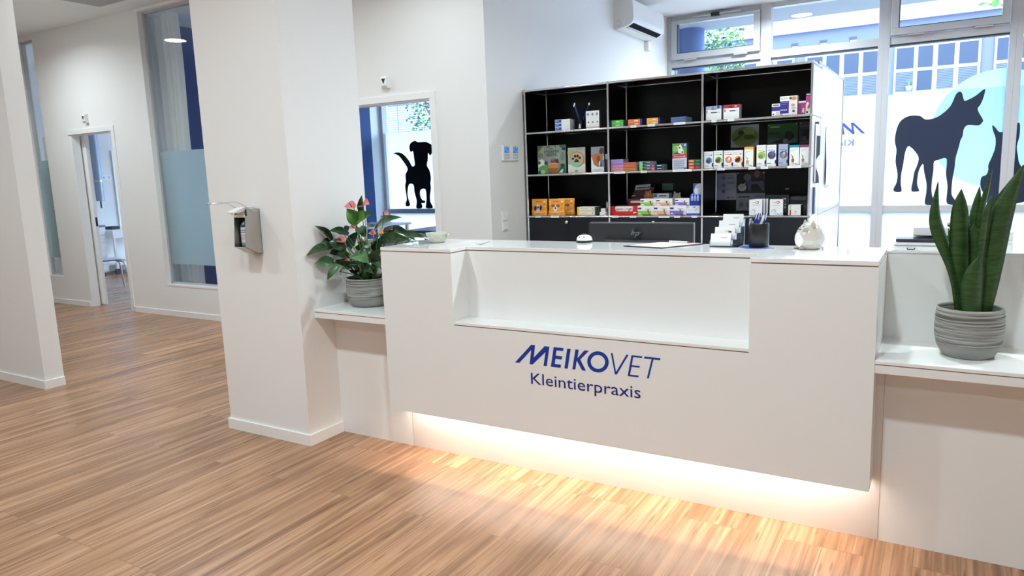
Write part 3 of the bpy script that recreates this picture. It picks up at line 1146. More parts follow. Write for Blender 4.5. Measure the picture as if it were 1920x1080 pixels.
# --- top shelf, right bay
product('medicine_box', 'white box with blue photo band, first in the top right bay', 'box', 0.888, 1.001, Z1, 0.101, 0.07, WHT,
        [('r', 0, 0.76, 1, 1, (150, 176, 218)), ('e', 0.45, 0.88, 0.09, 0.07, (214, 96, 70)), ('e', 0.80, 0.9, 0.1, 0.08, (60, 76, 140)), ('r', 0.34, 0.74, 0.66, 0.79, (60, 70, 90)), ('r', 0.04, 0.5, 0.10, 0.7, (90, 120, 180)), ('r', 0.32, 0.5, 0.72, 0.57, (60, 60, 66)), ('r', 0.74, 0.53, 0.9, 0.56, (150, 150, 150))], G1, side=(130, 130, 134))
product('medicine_box', 'white box with red photo band, second in the top right bay', 'box', 1.016, 1.129, Z1, 0.102, 0.07, WHT,
        [('r', 0, 0.76, 1, 1, (178, 40, 62)), ('p', [(0.3, 0.8), (0.5, 0.9), (0.62, 0.78)], (60, 20, 26)), ('e', 0.78, 0.88, 0.09, 0.06, (230, 150, 156)), ('r', 0.06, 0.5, 0.13, 0.7, (190, 40, 50)), ('r', 0.40, 0.53, 0.76, 0.60, (70, 44, 50)), ('r', 0.78, 0.57, 0.92, 0.60, (150, 150, 150))], G1, side=(150, 150, 150))
product('diffuser_box', 'small purple and white box left of the large one, top shelf', 'box', 1.355, 1.409, Z1, 0.084, 0.06, WHT,
        [('r', 0, 0.40, 1, 0.74, (52, 44, 134)), ('r', 0.12, 0.82, 0.9, 0.92, (110, 110, 120)), ('e', 0.2, 0.14, 0.09, 0.09, (40, 36, 90)), ('r', 0.55, 0.08, 0.95, 0.36, (216, 196, 188))], G1, side=(180, 180, 180))
product('diffuser_box', 'large white and purple box with cat photo, top shelf', 'box', 1.409, 1.524, Z1, 0.130, 0.07, (232, 222, 212),
        [('r', 0, 0.10, 0.52, 0.74, (48, 42, 132)), ('r', 0, 0.76, 0.52, 1, (244, 244, 244)), ('t', 'FELIWAY', 0.04, 0.83, 0.44, 0.11, (60, 60, 92)), ('e', 0.8, 0.86, 0.17, 0.11, (206, 140, 108)), ('e', 0.60, 0.88, 0.07, 0.08, (90, 56, 44)), ('r', 0.06, 0.66, 0.46, 0.70, (130, 126, 190)), ('r', 0.06, 0.56, 0.4, 0.60, (110, 106, 176)), ('e', 0.08, 0.28, 0.035, 0.04, (214, 212, 230)), ('e', 0.18, 0.28, 0.035, 0.04, (214, 212, 230)), ('e', 0.28, 0.28, 0.035, 0.04, (214, 212, 230)), ('e', 0.38, 0.28, 0.035, 0.04, (214, 212, 230)), ('e', 0.8, 0.20, 0.08, 0.06, (46, 40, 110)), ('e', 0.76, 0.52, 0.12, 0.07, (170, 160, 156)), ('e', 0.8, 0.36, 0.16, 0.05, (196, 178, 160)), ('e', 0.10, 0.06, 0.07, 0.04, (150, 150, 156))], G1, side=(200, 196, 190))
product('diffuser_box', 'small magenta box between the large and the tallest box', 'box', 1.5275, 1.5765, Z1, 0.091, 0.06, (168, 52, 128),
        [('r', 0, 0.86, 1, 1, (224, 214, 220)), ('p', [(0.45, 0.1), (0.62, 0.5), (0.78, 0.45), (0.84, 0.1)], (224, 210, 206)), ('e', 0.6, 0.1, 0.12, 0.08, (70, 40, 60)), ('r', 0, 0, 0.34, 0.8, (122, 52, 106))], G1, y=2.69)
product('diffuser_box', 'tallest magenta box against the right end of the top shelf', 'box', 1.579, 1.6145, Z1, 0.140, 0.06, (182, 56, 134),
        [('r', 0, 0.86, 1, 1, (46, 36, 92)), ('r', 0.14, 0.91, 0.9, 0.95, (224, 224, 234)), ('p', [(0.0, 0.12), (0.0, 0.45), (0.4, 0.6), (0.7, 0.4), (1, 0.3), (1, 0.1)], (222, 196, 176)), ('e', 0.35, 0.5, 0.2, 0.2, (240, 234, 226)), ('p', [(0.3, 0.3), (0.7, 0.5), (0.8, 0.35), (0.5, 0.22)], (96, 60, 60)), ('r', 0, 0, 1, 0.1, (236, 232, 228)), ('e', 0.3, 0.08, 0.2, 0.2, (40, 34, 80))], G1)

# --- middle shelf, left bay
GRN, DGR = (72, 126, 84), (26, 62, 48)
product('display_card', 'large square leafy display card reading UNSERER SEITE', 'card', -0.546, -0.284, Z2, 0.233, 0.012, (132, 142, 130),
        [('p', [(0, 0.8), (0, 1), (0.2, 1), (0.12, 0.86)], (66, 110, 78)), ('p', [(0.78, 1), (1, 1), (1, 0.82), (0.88, 0.9)], (60, 100, 84)), ('e', 0.94, 0.86, 0.07, 0.05, (20, 50, 44)), ('e', 0.2, 0.82, 0.1, 0.09, (150, 156, 120)), ('e', 0.09, 0.66, 0.1, 0.08, (120, 124, 84)), ('e', 0.72, 0.66, 0.14, 0.12, (138, 150, 136)),
         ('e', 0.9, 0.6, 0.08, 0.14, (104, 124, 112)), ('p', [(0.02, 0.22), (0.03, 0.46), (0.16, 0.54), (0.3, 0.4), (0.26, 0.28)], (222, 226, 212)), ('e', 0.06, 0.40, 0.05, 0.05, (20, 84, 74)), ('e', 0.3, 0.38, 0.06, 0.06, (26, 52, 84)), ('p', [(0.02, 0.02), (0.05, 0.24), (0.2, 0.31), (0.36, 0.28), (0.36, 0.02)], (84, 160, 88)), ('e', 0.18, 0.07, 0.09, 0.06, (196, 208, 140)), ('p', [(0.0, 0.0), (0.0, 0.1), (0.1, 0.12), (0.12, 0.0)], (30, 100, 78)),
         ('p', [(0.74, 0.02), (0.8, 0.2), (0.96, 0.3), (1, 0.02)], (34, 92, 66)), ('e', 0.9, 0.28, 0.08, 0.06, (24, 60, 50)), ('p', [(0.76, 0.02), (0.84, 0.12), (0.92, 0.16), (0.9, 0.02)], (190, 220, 206)), ('e', 0.55, 0.42, 0.07, 0.1, (96, 76, 72)), ('e', 0.64, 0.44, 0.06, 0.08, (120, 62, 62)), ('e', 0.71, 0.42, 0.05, 0.08, (60, 40, 42)), ('e', 0.56, 0.5, 0.04, 0.04, (140, 110, 90)),
         ('p', [(0.38, 0.03), (0.38, 0.36), (0.75, 0.36), (0.75, 0.03)], (188, 130, 74)), ('p', [(0.38, 0.03), (0.38, 0.2), (0.75, 0.2), (0.75, 0.03)], (150, 92, 40)), ('e', 0.565, 0.36, 0.185, 0.02, (208, 152, 98)),
         ('r', 0.36, 0.93, 0.42, 0.97, (40, 60, 54)), ('r', 0.44, 0.92, 0.46, 0.97, (40, 60, 54)), ('r', 0.64, 0.92, 0.67, 0.98, (40, 60, 54)), ('e', 0.85, 0.95, 0.05, 0.02, (30, 60, 56)), ('r', 0.46, 0.875, 0.56, 0.895, (60, 70, 66)), ('t', 'UNSERER', 0.25, 0.745, 0.54, 0.095, (34, 38, 38)), ('t', 'SEITE', 0.33, 0.625, 0.38, 0.09, (34, 38, 38))], G2, 2.685)
product('display_card', 'narrow display card with black paw print in a wooden ring', 'card', -0.262, -0.107, Z2, 0.205, 0.012, (172, 172, 160),
        [('r', 0, 0.0, 1, 0.34, (218, 214, 200)), ('e', 0.2, 0.8, 0.22, 0.2, (160, 170, 118)), ('e', 0.53, 0.53, 0.43, 0.41, (140, 98, 60)), ('e', 0.52, 0.53, 0.395, 0.375, (204, 166, 124)), ('e', 0.3, 0.5, 0.2, 0.24, (172, 178, 130)), ('p', [(0.14, 0.42), (0.3, 0.36), (0.5, 0.42), (0.7, 0.36), (0.8, 0.36), (0.62, 0.25), (0.42, 0.24), (0.24, 0.32)], (122, 200, 172)),
         ('p', [(0.36, 0.42), (0.43, 0.52), (0.52, 0.56), (0.62, 0.5), (0.66, 0.42)], (52, 44, 40)), ('e', 0.30, 0.56, 0.07, 0.06, (26, 26, 26)), ('e', 0.43, 0.66, 0.07, 0.08, (26, 26, 26)), ('e', 0.58, 0.66, 0.07, 0.08, (26, 26, 26)), ('e', 0.71, 0.59, 0.07, 0.07, (26, 26, 26)), ('e', 0.5, 0.08, 0.09, 0.06, (120, 176, 140)), ('r', 0.5, 0.93, 0.9, 0.945, (130, 130, 126))], G2, 2.685)
product('display_card', 'display card with brown puppy photo beside the paw card', 'card', -0.052, 0.060, Z2, 0.202, 0.012, (226, 226, 224),
        [('r', 0, 0.62, 1, 1, (142, 146, 152)), ('p', [(0.04, 0.6), (0.02, 0.7), (0.5, 0.74), (0.78, 0.72), (0.96, 0.62), (0.9, 0.46), (0.62, 0.42), (0.58, 0.26), (0.46, 0.22), (0.2, 0.3), (0.14, 0.44)], (176, 108, 68)), ('p', [(0.46, 0.62), (0.66, 0.64), (0.7, 0.5), (0.56, 0.36), (0.44, 0.46)], (132, 72, 42)), ('e', 0.55, 0.24, 0.06, 0.05, (34, 26, 24)), ('p', [(0.62, 0.78), (0.72, 0.95), (1, 0.94), (1, 0.74), (0.8, 0.7)], (74, 54, 48)), ('p', [(0.66, 0.2), (0.74, 0.5), (1, 0.48), (1, 0.2)], (120, 120, 134)), ('p', [(0.72, 0.26), (0.86, 0.4), (0.82, 0.2)], (40, 44, 60)), ('r', 0.2, 0.08, 0.8, 0.10, (170, 170, 170))], G2, 2.685)
t = thing('pump_bottle', 'dark bottle with pale blue cap beside the puppy card', 'bottle', (0.083, 2.70, Z2), group=G2)
q = MB()
q.lathe([(0.0001, 0), (0.017, 0), (0.018, 0.004), (0.018, 0.085), (0.010, 0.098)], paint(22, 22, 28, 0.3), 20)
q.build('bottle_body', t)
q = MB()
q.lathe([(0.010, 0.098), (0.017, 0.102), (0.017, 0.136), (0.012, 0.142), (0.0001, 0.142)], paint(146, 184, 204, 0.3), 20)
q.build('cap', t)

# --- middle shelf, middle bay
for k, (c, nm) in enumerate((((214, 136, 152), 'lowest, pink'), ((206, 124, 142), 'pink, second from below'), ((146, 118, 190), 'lilac, second from above'), ((160, 134, 204), 'topmost, lilac'))):
    product('medicine_box', 'flat box of the lilac and pink stack: %s' % nm, 'box', 0.126, 0.233, Z2 + k * 0.0235, 0.0229, 0.11, c, [('r', 0.02, 0.86, 0.98, 0.94, (230, 220, 232))], G2, side=(120, 116, 124))
for k, (c, nm) in enumerate((((196, 112, 60), 'lowest orange brown'), ((176, 98, 52), 'middle brown'), ((196, 70, 48), 'topmost red'))):
    product('medicine_box', '%s flat box in the stack beside the lilac boxes' % nm, 'box', 0.2335, 0.342, Z2 + k * 0.0227, 0.0221, 0.10, c, [('r', 0.03, 0.4, 0.9, 0.52, (220, 160, 110)), ('r', 0.0, 0.9, 1, 0.97, (230, 190, 150))], G2, side=(150, 148, 140))
for k, (c, nm) in enumerate((((130, 206, 80), 'lowest'), ((136, 210, 90), 'middle'), ((110, 204, 190), 'topmost'))):
    product('medicine_box', 'dark flat box with bright end, %s in the stack of three' % nm, 'box', 0.367, 0.4615, Z2 + k * 0.0234, 0.0226, 0.13, (28, 50, 58), [('r', 0, 0, 0.28, 1, c), ('r', 0.44, 0.42, 0.60, 0.58, (120, 190, 190)), ('r', 0.64, 0.40, 0.94, 0.62, (226, 230, 230)), ('r', 0, 0.92, 1, 1.0, (220, 226, 222))], G2, side=(150, 156, 156), top=(150, 156, 156))
for k, (c, nm) in enumerate((((226, 92, 56), 'lower, orange end'), ((128, 54, 120), 'upper, purple end'))):
    product('medicine_box', 'dark blue flat box of the low pair, %s' % nm, 'box', 0.4635, 0.551, Z2 + k * 0.0225, 0.0218, 0.12, (24, 54, 78), [('r', 0, 0, 0.32, 1, c), ('r', 0.08, 0.4, 0.24, 0.6, (240, 210, 210)), ('r', 0.56, 0.38, 0.94, 0.64, (206, 222, 232))], G2, side=(120, 140, 140), top=(110, 120, 124))
product('medicine_box', 'tall box with white dog on green and a red band', 'box', 0.633, 0.744, Z2, 0.194, 0.05, (206, 210, 218),
        [('r', 0, 0.58, 1, 1, (88, 150, 74)), ('e', 0.25, 0.8, 0.22, 0.2, (126, 184, 92)), ('r', 0.72, 0.86, 1, 1, (62, 92, 180)), ('e', 0.88, 0.93, 0.07, 0.08, (190, 210, 240)), ('p', [(0.42, 0.6), (0.4, 0.76), (0.36, 0.88), (0.4, 0.97), (0.5, 0.93), (0.6, 0.96), (0.66, 0.86), (0.78, 0.72), (0.8, 0.6)], (226, 220, 208)), ('e', 0.5, 0.83, 0.05, 0.06, (60, 50, 46)), ('e', 0.7, 0.66, 0.06, 0.06, (70, 50, 36)), ('e', 0.42, 0.92, 0.05, 0.06, (110, 84, 60)), ('p', [(0.04, 0.585), (0.3, 0.66), (0.6, 0.6), (0.6, 0.585)], (96, 70, 52)), ('p', [(0.0, 0.43), (0.02, 0.56), (1.0, 0.58), (0.98, 0.45)], (206, 32, 62)), ('t', 'advocate', 0.1, 0.475, 0.62, 0.05, (250, 240, 240)), ('r', 0.76, 0.49, 0.9, 0.515, (250, 230, 230)), ('r', 0.1, 0.06, 0.86, 0.38, (176, 184, 200)), ('r', 0.1, 0.30, 0.8, 0.32, (130, 140, 160)), ('r', 0.1, 0.22, 0.84, 0.24, (130, 140, 160)), ('r', 0.1, 0.14, 0.7, 0.16, (130, 140, 160)), ('r', 0.82, 0.0, 1, 0.06, (90, 110, 180))], G2, side=(70, 70, 74))
for k, (c, nm) in enumerate((((170, 36, 50), 'lowest, red'), ((30, 96, 66), 'middle, green'), ((28, 92, 60), 'topmost, green'))):
    product('medicine_box', 'flat box with orange end right of the tall box: %s' % nm, 'box', 0.758, 0.849, Z2 + k * 0.0237, 0.0228, 0.09, c, [('r', 0.02, 0.12, 0.46, 0.84, (234, 120, 76)), ('r', 0.1, 0.4, 0.4, 0.55, (250, 200, 160)), ('r', 0.6, 0.4, 0.95, 0.6, (120, 170, 130) if k else (214, 120, 130))], G2, side=(40, 60, 50))

# --- middle shelf, right bay: the row of upright cartons
row = [(0.877, 0.943, 0.123, 'blue', (94, 150, 206), WHT, (70, 84, 100)), (0.947, 1.014, 0.126, 'green', (112, 186, 74), WHT, (104, 62, 36)), (1.022, 1.087, 0.124, 'red', (228, 92, 64), WHT, (236, 190, 170)), (1.089, 1.159, 0.123, 'orange', (240, 160, 84), WHT, (44, 30, 24)),
       None, (1.256, 1.320, 0.152, 'lime', (160, 206, 62), WHT, (150, 146, 130)), (1.325, 1.391, 0.150, 'deep blue', (34, 84, 176), WHT, (120, 84, 60)), (1.406, 1.469, 0.151, 'grey blue', (44, 92, 180), (168, 178, 200), (190, 150, 110))]
for i, r_ in enumerate(row):
    if not r_:
        continue
    x0, x1, h, nm, c, base, anim = r_
    tall = i > 4
    rat = (x1 - x0) / h
    vc = 0.52 if tall else 0.46
    product('tablet_carton', 'upright %s carton with dog head on %s disc in the right bay' % ('grey' if base != WHT else 'white', nm) if not tall else 'taller upright %s carton with cat on %s disc in the right bay' % ('grey' if base != WHT else 'white', nm), 'box', x0, x1, Z2, h, 0.06, base,
            [('t', 'BRAVECTO', 0.08, 0.86, 0.8, 0.045, (150, 120, 120)), ('r', 0.12, 0.76 if not tall else 0.74, 0.78, 0.79 if not tall else 0.765, c), ('e', 0.8, 0.775 if not tall else 0.70, 0.07, 0.07, (50, 40, 40)), ('e', 0.54, vc, 0.37 if not tall else 0.42, 0.37 if not tall else 0.42, c), ('e', 0.50, vc - 0.02, 0.24, 0.2, anim), ('e', 0.34, vc - 0.06, 0.13, 0.16, tuple(int(v * 0.75) for v in anim)), ('e', 0.62, vc + 0.07, 0.12, 0.14, tuple(min(255, int(v * 1.2)) for v in anim)), ('p', [(0.3, vc - 0.1), (0.55, vc - 0.16), (0.72, vc - 0.08), (0.6, vc)], tuple(int(v * 0.9) for v in anim)),
             ('r', 0.1, 0.13, 0.5, 0.155, c), ('e', 0.97, 0.2, 0.1, 0.22, (40, 34, 80)), ('r', 0.84, 0.06, 0.96, 0.075, (180, 180, 180))], G2, side=(120, 116, 130))
for x0, x1, h, nm, c, an in ((1.1695, 1.233, 0.143, 'yellow', (242, 176, 62), (200, 150, 110)), (1.480, 1.545, 0.141, 'turquoise', (0, 144, 176), (150, 104, 76)), (1.549, 1.608, 0.139, 'plum', (142, 52, 108), (170, 120, 100))):
    product('tablet_carton', 'upright white carton with %s top band and small animal drawing' % nm, 'box', x0, x1, Z2, h, 0.06, WHT,
            [('r', 0, 0.88, 1, 1, c), ('r', 0.7, 0.83, 0.85, 0.845, (60, 60, 60)), ('r', 0.14, 0.75, 0.74, 0.765, (140, 140, 140)), ('r', 0.14, 0.70, 0.4, 0.71, (160, 160, 160)), ('e', 0.36, 0.26, 0.16, 0.22, an), ('e', 0.34, 0.42, 0.09, 0.09, an), ('p', [(0.14, 0.56), (0.18, 0.56), (0.4, 0.4), (0.34, 0.36)], an), ('r', 0.26, 0.12, 0.32, 0.24, an), ('r', 0.44, 0.12, 0.5, 0.24, an), ('e', 0.5, 0.11, 0.3, 0.05, (222, 206, 196)), ('r', 0.62, 0.05, 0.9, 0.065, (70, 70, 70))], G2, side=c)

# --- lower open shelf, left bay
def pouch(label, x0, x1, y, dog):
    t = thing('treat_pouch', label, 'bag', ((x0 + x1) / 2, y, Z3), group='orange pouches on the lower shelf')
    w = x1 - x0
    H, D = 0.138, 0.055
    rows = []
    for j in range(13):
        v = j / 12
        d = D * (1 - v) ** 0.55 + 0.002
        ww = w * (1.0 - 0.05 * math.sin(math.pi * v))
        ring = []
        for k in range(24):
            a = 2 * math.pi * k / 24
            ca, sa = math.cos(a), math.sin(a)
            ring.append((ww / 2 * math.copysign(abs(ca) ** 0.35, ca), d / 2 * math.copysign(abs(sa) ** 0.7, sa) + D / 2, v * H))
        rows.append(ring)
    b = MB()
    b.grid(rows, paint(240, 158, 48, 0.4), True)
    b.face(list(reversed(rows[0])), paint(200, 120, 30, 0.4))
    b.face(rows[-1], paint(240, 158, 48, 0.4))
    b.build('pouch_body', t)
    pr = MB()

    def P(u, v, off=0.0012):
        d = D * (1 - v) ** 0.55 + 0.002
        return (-w / 2 + u * w, D / 2 - d / 2 * (1 - abs(2 * u - 1) ** 5 * 0.5) - off, v * H)

    def ell(u, v, ru, rv, c, off):
        m = paint(*c, 0.5)
        pr.face([P(u + ru * math.cos(a), v + rv * math.sin(a), off) for a in [2 * math.pi * k / 16 for k in range(16)]], m)
    vs, fs, tw = text_faces('Scalibor')
    pr.add([P(0.30 + 0.42 * a / tw, 0.82 + b_ * 0.10, 0.0014) for a, b_ in vs], fs, paint(96, 52, 24, 0.5))
    for u, v in ((0.13, 0.83), (0.13, 0.68), (0.84, 0.83)):
        ell(u, v, 0.05, 0.045, (252, 226, 190), 0.0014)
    ell(0.84, 0.68, 0.035, 0.04, (140, 70, 30), 0.0014)
    if dog == 'black':
        ell(0.47, 0.47, 0.17, 0.20, (216, 212, 206), 0.0016)
        ell(0.31, 0.44, 0.09, 0.15, (28, 26, 26), 0.0022)
        ell(0.64, 0.46, 0.08, 0.15, (28, 26, 26), 0.0022)
        ell(0.47, 0.50, 0.06, 0.06, (30, 28, 28), 0.0026)
        ell(0.47, 0.40, 0.05, 0.04, (190, 140, 130), 0.0026)
    else:
        ell(0.47, 0.46, 0.13, 0.20, (236, 222, 206), 0.0016)
        ell(0.34, 0.58, 0.12, 0.09, (156, 84, 48), 0.0022)
        ell(0.62, 0.58, 0.12, 0.09, (156, 84, 48), 0.0022)
        ell(0.48, 0.44, 0.05, 0.06, (40, 30, 28), 0.0026)
    ell(0.47, 0.27, 0.10, 0.05, (224, 216, 206), 0.0018)
    cm = paint(236, 226, 208, 0.5)
    pts = [(0.03 + 0.94 * k / 14, 0.235 - 0.055 * math.sin(math.pi * k / 14)) for k in range(15)]
    for (u0, v0), (u1, v1) in zip(pts, pts[1:]):
        pr.face([P(u0, v0 - 0.014, 0.003), P(u1, v1 - 0.014, 0.003), P(u1, v1 + 0.014, 0.003), P(u0, v0 + 0.014, 0.003)], cm)
    for u0, v0, u1, v1, c in ((0.42, 0.06, 0.54, 0.11, (170, 96, 30)), (0.78, 0.06, 0.92, 0.085, (170, 96, 30)), (0.06, 0.36, 0.18, 0.48, (232, 146, 40)), (0.76, 0.34, 0.9, 0.48, (232, 146, 40))):
        pr.face([P(u0, v0, 0.0014), P(u1, v0, 0.0014), P(u1, v1, 0.0014), P(u0, v1, 0.0014)], paint(*c, 0.5))
    pr.build('printed_front', t)


pouch('orange pouch with black and white dog, leftmost on lower shelf', -0.622, -0.468, 2.665, 'black')
pouch('orange pouch with brown and white dog on the lower shelf', -0.458, -0.298, 2.665, 'brown')
pouch('orange pouch standing behind the brown and white dog pouch', -0.412, -0.252, 2.75, 'brown')
for k, nm in enumerate(('lower', 'upper')):
    product('medicine_box', 'flat yellow and white box, %s of the pair beside the pouches' % nm, 'box', -0.18, -0.02, Z3 + k * 0.034, 0.0335, 0.13, (236, 234, 222),
            [('r', 0, 0, 0.11, 1, (240, 196, 84)), ('r', 0.0, 0.0, 1, 0.16, (232, 190, 90)), ('r', 0.16, 0.55, 0.6, 0.62, (130, 130, 130)), ('e', 0.88, 0.55, 0.025, 0.03, (60, 60, 60))], G3, side=(96, 98, 90))
product('small_box', 'small white box lying at the right end of the left bay', 'box', 0.023, 0.090, Z3, 0.026, 0.05, WHT, [('p', [(0.7, 0.4), (0.95, 0.9), (1, 0.5), (0.8, 0.2)], (150, 20, 40))], G3)
product('small_box', 'small white cube on top of the small lying box', 'box', 0.034, 0.074, Z3 + 0.0262, 0.028, 0.04, WHT, [('r', 0.2, 0.4, 0.8, 0.44, (170, 170, 170))], G3)
product('small_box', 'grey and dark red box standing behind the small white boxes', 'box', 0.056, 0.094, Z3, 0.106, 0.04, (130, 132, 132), [('r', 0.55, 0.1, 1, 0.8, (110, 24, 40)), ('r', 0.15, 0.55, 0.4, 0.9, (200, 200, 200))], G3, y=2.725)

# --- lower open shelf, middle bay
t = thing('counter_display', 'bright red cardboard tray display on the lower shelf', 'display box', (0.2325, 2.665, Z3), group=G3)
b = MB()
RED, RD2 = paint(204, 34, 30), paint(150, 22, 26)
w_, h_, d_ = 0.237, 0.074, 0.12
b.prism_y([(-w_ / 2, 0), (w_ / 2, 0), (w_ / 2, h_), (w_ / 2 - 0.03, h_), (w_ / 2 - 0.045, 0.03), (-w_ / 2 + 0.055, 0.03), (-w_ / 2 + 0.035, h_), (-w_ / 2, h_)], 0, 0.002, RED)
b.box(-w_ / 2, 0.002, 0, -w_ / 2 + 0.002, d_, h_, RED)
b.box(w_ / 2 - 0.002, 0.002, 0, w_ / 2, d_, h_, RED)
b.box(-w_ / 2, 0.002, 0, w_ / 2, d_, 0.002, RED)
b.box(-w_ / 2, d_ - 0.002, 0, w_ / 2, d_, h_, RD2)
for u0, v0, u1, v1 in ((0.84, 0.2, 0.95, 0.32),):
    b.face([(-w_ / 2 + u0 * w_, -0.0006, v0 * h_), (-w_ / 2 + u1 * w_, -0.0006, (v0 + .05) * h_), (-w_ / 2 + u1 * w_, -0.0006, (v1 + .05) * h_), (-w_ / 2 + u0 * w_, -0.0006, v1 * h_)], paint(240, 220, 220))
b.build('tray', t)
for k, (x0, x1, nm) in enumerate(((-0.075, 0.002, 'left'), (0.006, 0.072, 'right'))):
    product('sachet_box', 'white and pink sachet box standing %s in the red tray' % nm, 'box', 0.2325 + x0, 0.2325 + x1, Z3 + 0.003, 0.066, 0.05, (238, 232, 228), [('r', 0, 0, 1, 0.5, (238, 168, 146)), ('r', 0.12, 0.66, 0.9, 0.74, (110, 90, 90)), ('p', [(0.1, 0.1), (0.3, 0.1), (0.9, 0.8), (0.8, 0.84)] if k else [(0.1, 0.55), (0.4, 0.55), (0.4, 0.6), (0.1, 0.6)], (140, 96, 84))], G3, y=2.672)
t = thing('counter_display', 'dark red display with grey header and orange cat behind the red tray', 'display box', (0.335, 2.80, Z3), group=G3)
b = MB()
b.box(-0.115, 0, 0, 0.095, 0.12, 0.125, paint(108, 16, 26))
b.face([(-0.095, -0.0006, 0.09), (-0.01, -0.0006, 0.09), (-0.01, -0.0006, 0.108), (-0.095, -0.0006, 0.108)], paint(206, 190, 190))
b.build('display_body', t)
b = MB()
b.prism_y([(-0.115, 0.125), (0.060, 0.125), (0.085, 0.215), (-0.075, 0.215)], 0.06, 0.064, paint(58, 12, 20))
b.face([(-0.110, 0.0590, 0.14), (-0.075, 0.0590, 0.146), (-0.072, 0.0590, 0.152), (-0.108, 0.0590, 0.147)], paint(200, 170, 170))
b.build('back_card', t)
b = MB()
b.prism_y([(-0.078, 0.192), (0.045, 0.198), (0.055, 0.238), (-0.072, 0.232)], 0.056, 0.059, paint(150, 150, 152))
b.prism_y([(-0.062, 0.203), (0.02, 0.207), (0.025, 0.218), (-0.058, 0.214)], 0.0545, 0.0560, paint(34, 34, 38))
b.prism_y([(0.022, 0.205), (0.042, 0.226), (0.046, 0.207)], 0.0545, 0.0560, paint(34, 34, 38))
b.build('header', t)
b = MB()
ORC, ORD = paint(190, 116, 44), paint(140, 78, 30)
b.prism_y(catmull([(0.005, 0.128), (0.012, 0.160), (0.020, 0.188), (0.030, 0.178), (0.048, 0.182), (0.062, 0.192), (0.062, 0.160), (0.085, 0.165), (0.078, 0.128)], 2), 0.045, 0.050, ORC)
b.prism_y([(0.030, 0.150), (0.040, 0.146), (0.050, 0.152), (0.040, 0.160)], 0.0440, 0.0448, paint(220, 190, 150))
for ex in (0.030, 0.048):
    b.disc((ex, 0.0440, 0.170), 0.003, ORD, 10, 'y')
b.build('cat_cutout', t)
fam = [('lime', (140, 196, 50), 0.351, 0.4825, 0.369, 0.496), ('peach', (236, 176, 132), 0.4845, 0.612, 0.498, 0.629), ('violet', (126, 104, 196), 0.614, 0.741, 0.649, 0.763)]
for nm, c, a0, a1, b0, b1 in fam:
    for lev, (x0, x1) in enumerate(((a0, a1), (b0, b1))):
        product('supplement_box', 'white box with %s lower half, %s of the two on the lower shelf' % (nm, ('lower', 'upper')[lev]), 'box', x0, x1, Z3 + lev * 0.0755, 0.075 if lev == 0 else 0.052, 0.10 - 0.012 * lev, WHT,
                [('r', 0.0, 0.04, 0.92, 0.46, c), ('r', 0.3, 0.0, 0.95, 0.07, (40, 34, 70)), ('r', 0.02, 0.62, 0.23, 0.80, (48, 46, 120)), ('r', 0.48, 0.62, 0.82, 0.67, (150, 140, 150)), ('p', [(0.60, 0.5), (0.68, 0.46), (0.78, 0.1), (0.70, 0.1)], (166, 96, 52)), ('e', 0.66, 0.52, 0.05, 0.05, (150, 84, 50)), ('r', 0.05, 0.12, 0.2, 0.24, (250, 250, 240)), ('r', 0.84, 0.06, 0.98, 0.4, (222, 214, 206))], G3, y=2.666 + 0.012 * lev, side=(190, 180, 180))
product('supplement_box', 'white and violet box standing behind the upper row, only its top showing', 'box', 0.435, 0.561, Z3, 0.163, 0.08, (206, 208, 212), [('r', 0.02, 0.83, 0.22, 0.97, (70, 70, 140)), ('r', 0.34, 0.86, 0.84, 0.92, (100, 100, 106)), ('r', 0, 0, 1, 0.5, (150, 140, 190))], G3, y=2.80)
t = thing('cat_cutout_display', 'grey cardboard cat peeking over the boxes on the lower shelf', 'display', (0.627, 2.79, Z3), group=G3)
b = MB()
b.prism_y([(-0.030, 0), (-0.034, 0.105), (-0.028, 0.145), (-0.018, 0.182), (-0.002, 0.163), (0.012, 0.162), (0.028, 0.172), (0.030, 0.145), (0.040, 0.10), (0.04, 0)], 0, 0.004, paint(150, 144, 138))
b.build('cat_card', t)
b = MB()
for ex in (-0.012, 0.014):
    b.disc((ex, -0.0008, 0.142), 0.0045, paint(150, 96, 80), 10, 'y')
b.box(-0.060, 0.004, 0, 0.060, 0.09, 0.128, paint(116, 116, 124))
b.build('card_support', t)
product('vial_box', 'white box with blue foot stripe at the bay\'s right end', 'box', 0.7425, 0.845, Z3, 0.072, 0.12, (226, 228, 236), [('r', 0, 0, 1, 0.2, (70, 86, 190)), ('p', [(0.62, 0.48), (0.66, 0.48), (0.92, 0.85), (0.9, 0.86)], (80, 80, 90)), ('r', 0.08, 0.8, 0.16, 0.9, (60, 60, 64)), ('r', 0.5, 0.82, 0.7, 0.89, (70, 70, 76)), ('r', 0.1, 0.5, 0.5, 0.52, (180, 180, 190))], G3, side=(200, 204, 220))
t = thing('tablet_display', 'blue and white tube display standing on the blue striped box', 'display box', (0.808, 2.672, Z3 + 0.0722), group=G3)
b = MB()
b.box(-0.038, 0.0, 0, 0.036, 0.08, 0.082, paint(26, 50, 150))
b.build('tray', t)
b = MB()
b.box(-0.036, 0.070, 0.082, 0.036, 0.074, 0.166, paint(88, 116, 200))
b.face(catmull([(-0.020, 0.0692, 0.086), (-0.026, 0.0692, 0.12), (-0.012, 0.0692, 0.155), (0.034, 0.0692, 0.16), (0.034, 0.0692, 0.086)], 3), paint(232, 236, 244))
b.build('back_card', t)
b = MB()
for cx in (-0.022, -0.0, 0.022):
    b.tube([(cx, -0.001, 0.05), (cx, 0.012, 0.086)], 0.0095, paint(150, 170, 226, 0.3), 12)
    b.disc((cx, -0.0012, 0.045), 0.009, paint(190, 206, 240), 14, 'y')
b.build('tubes', t)

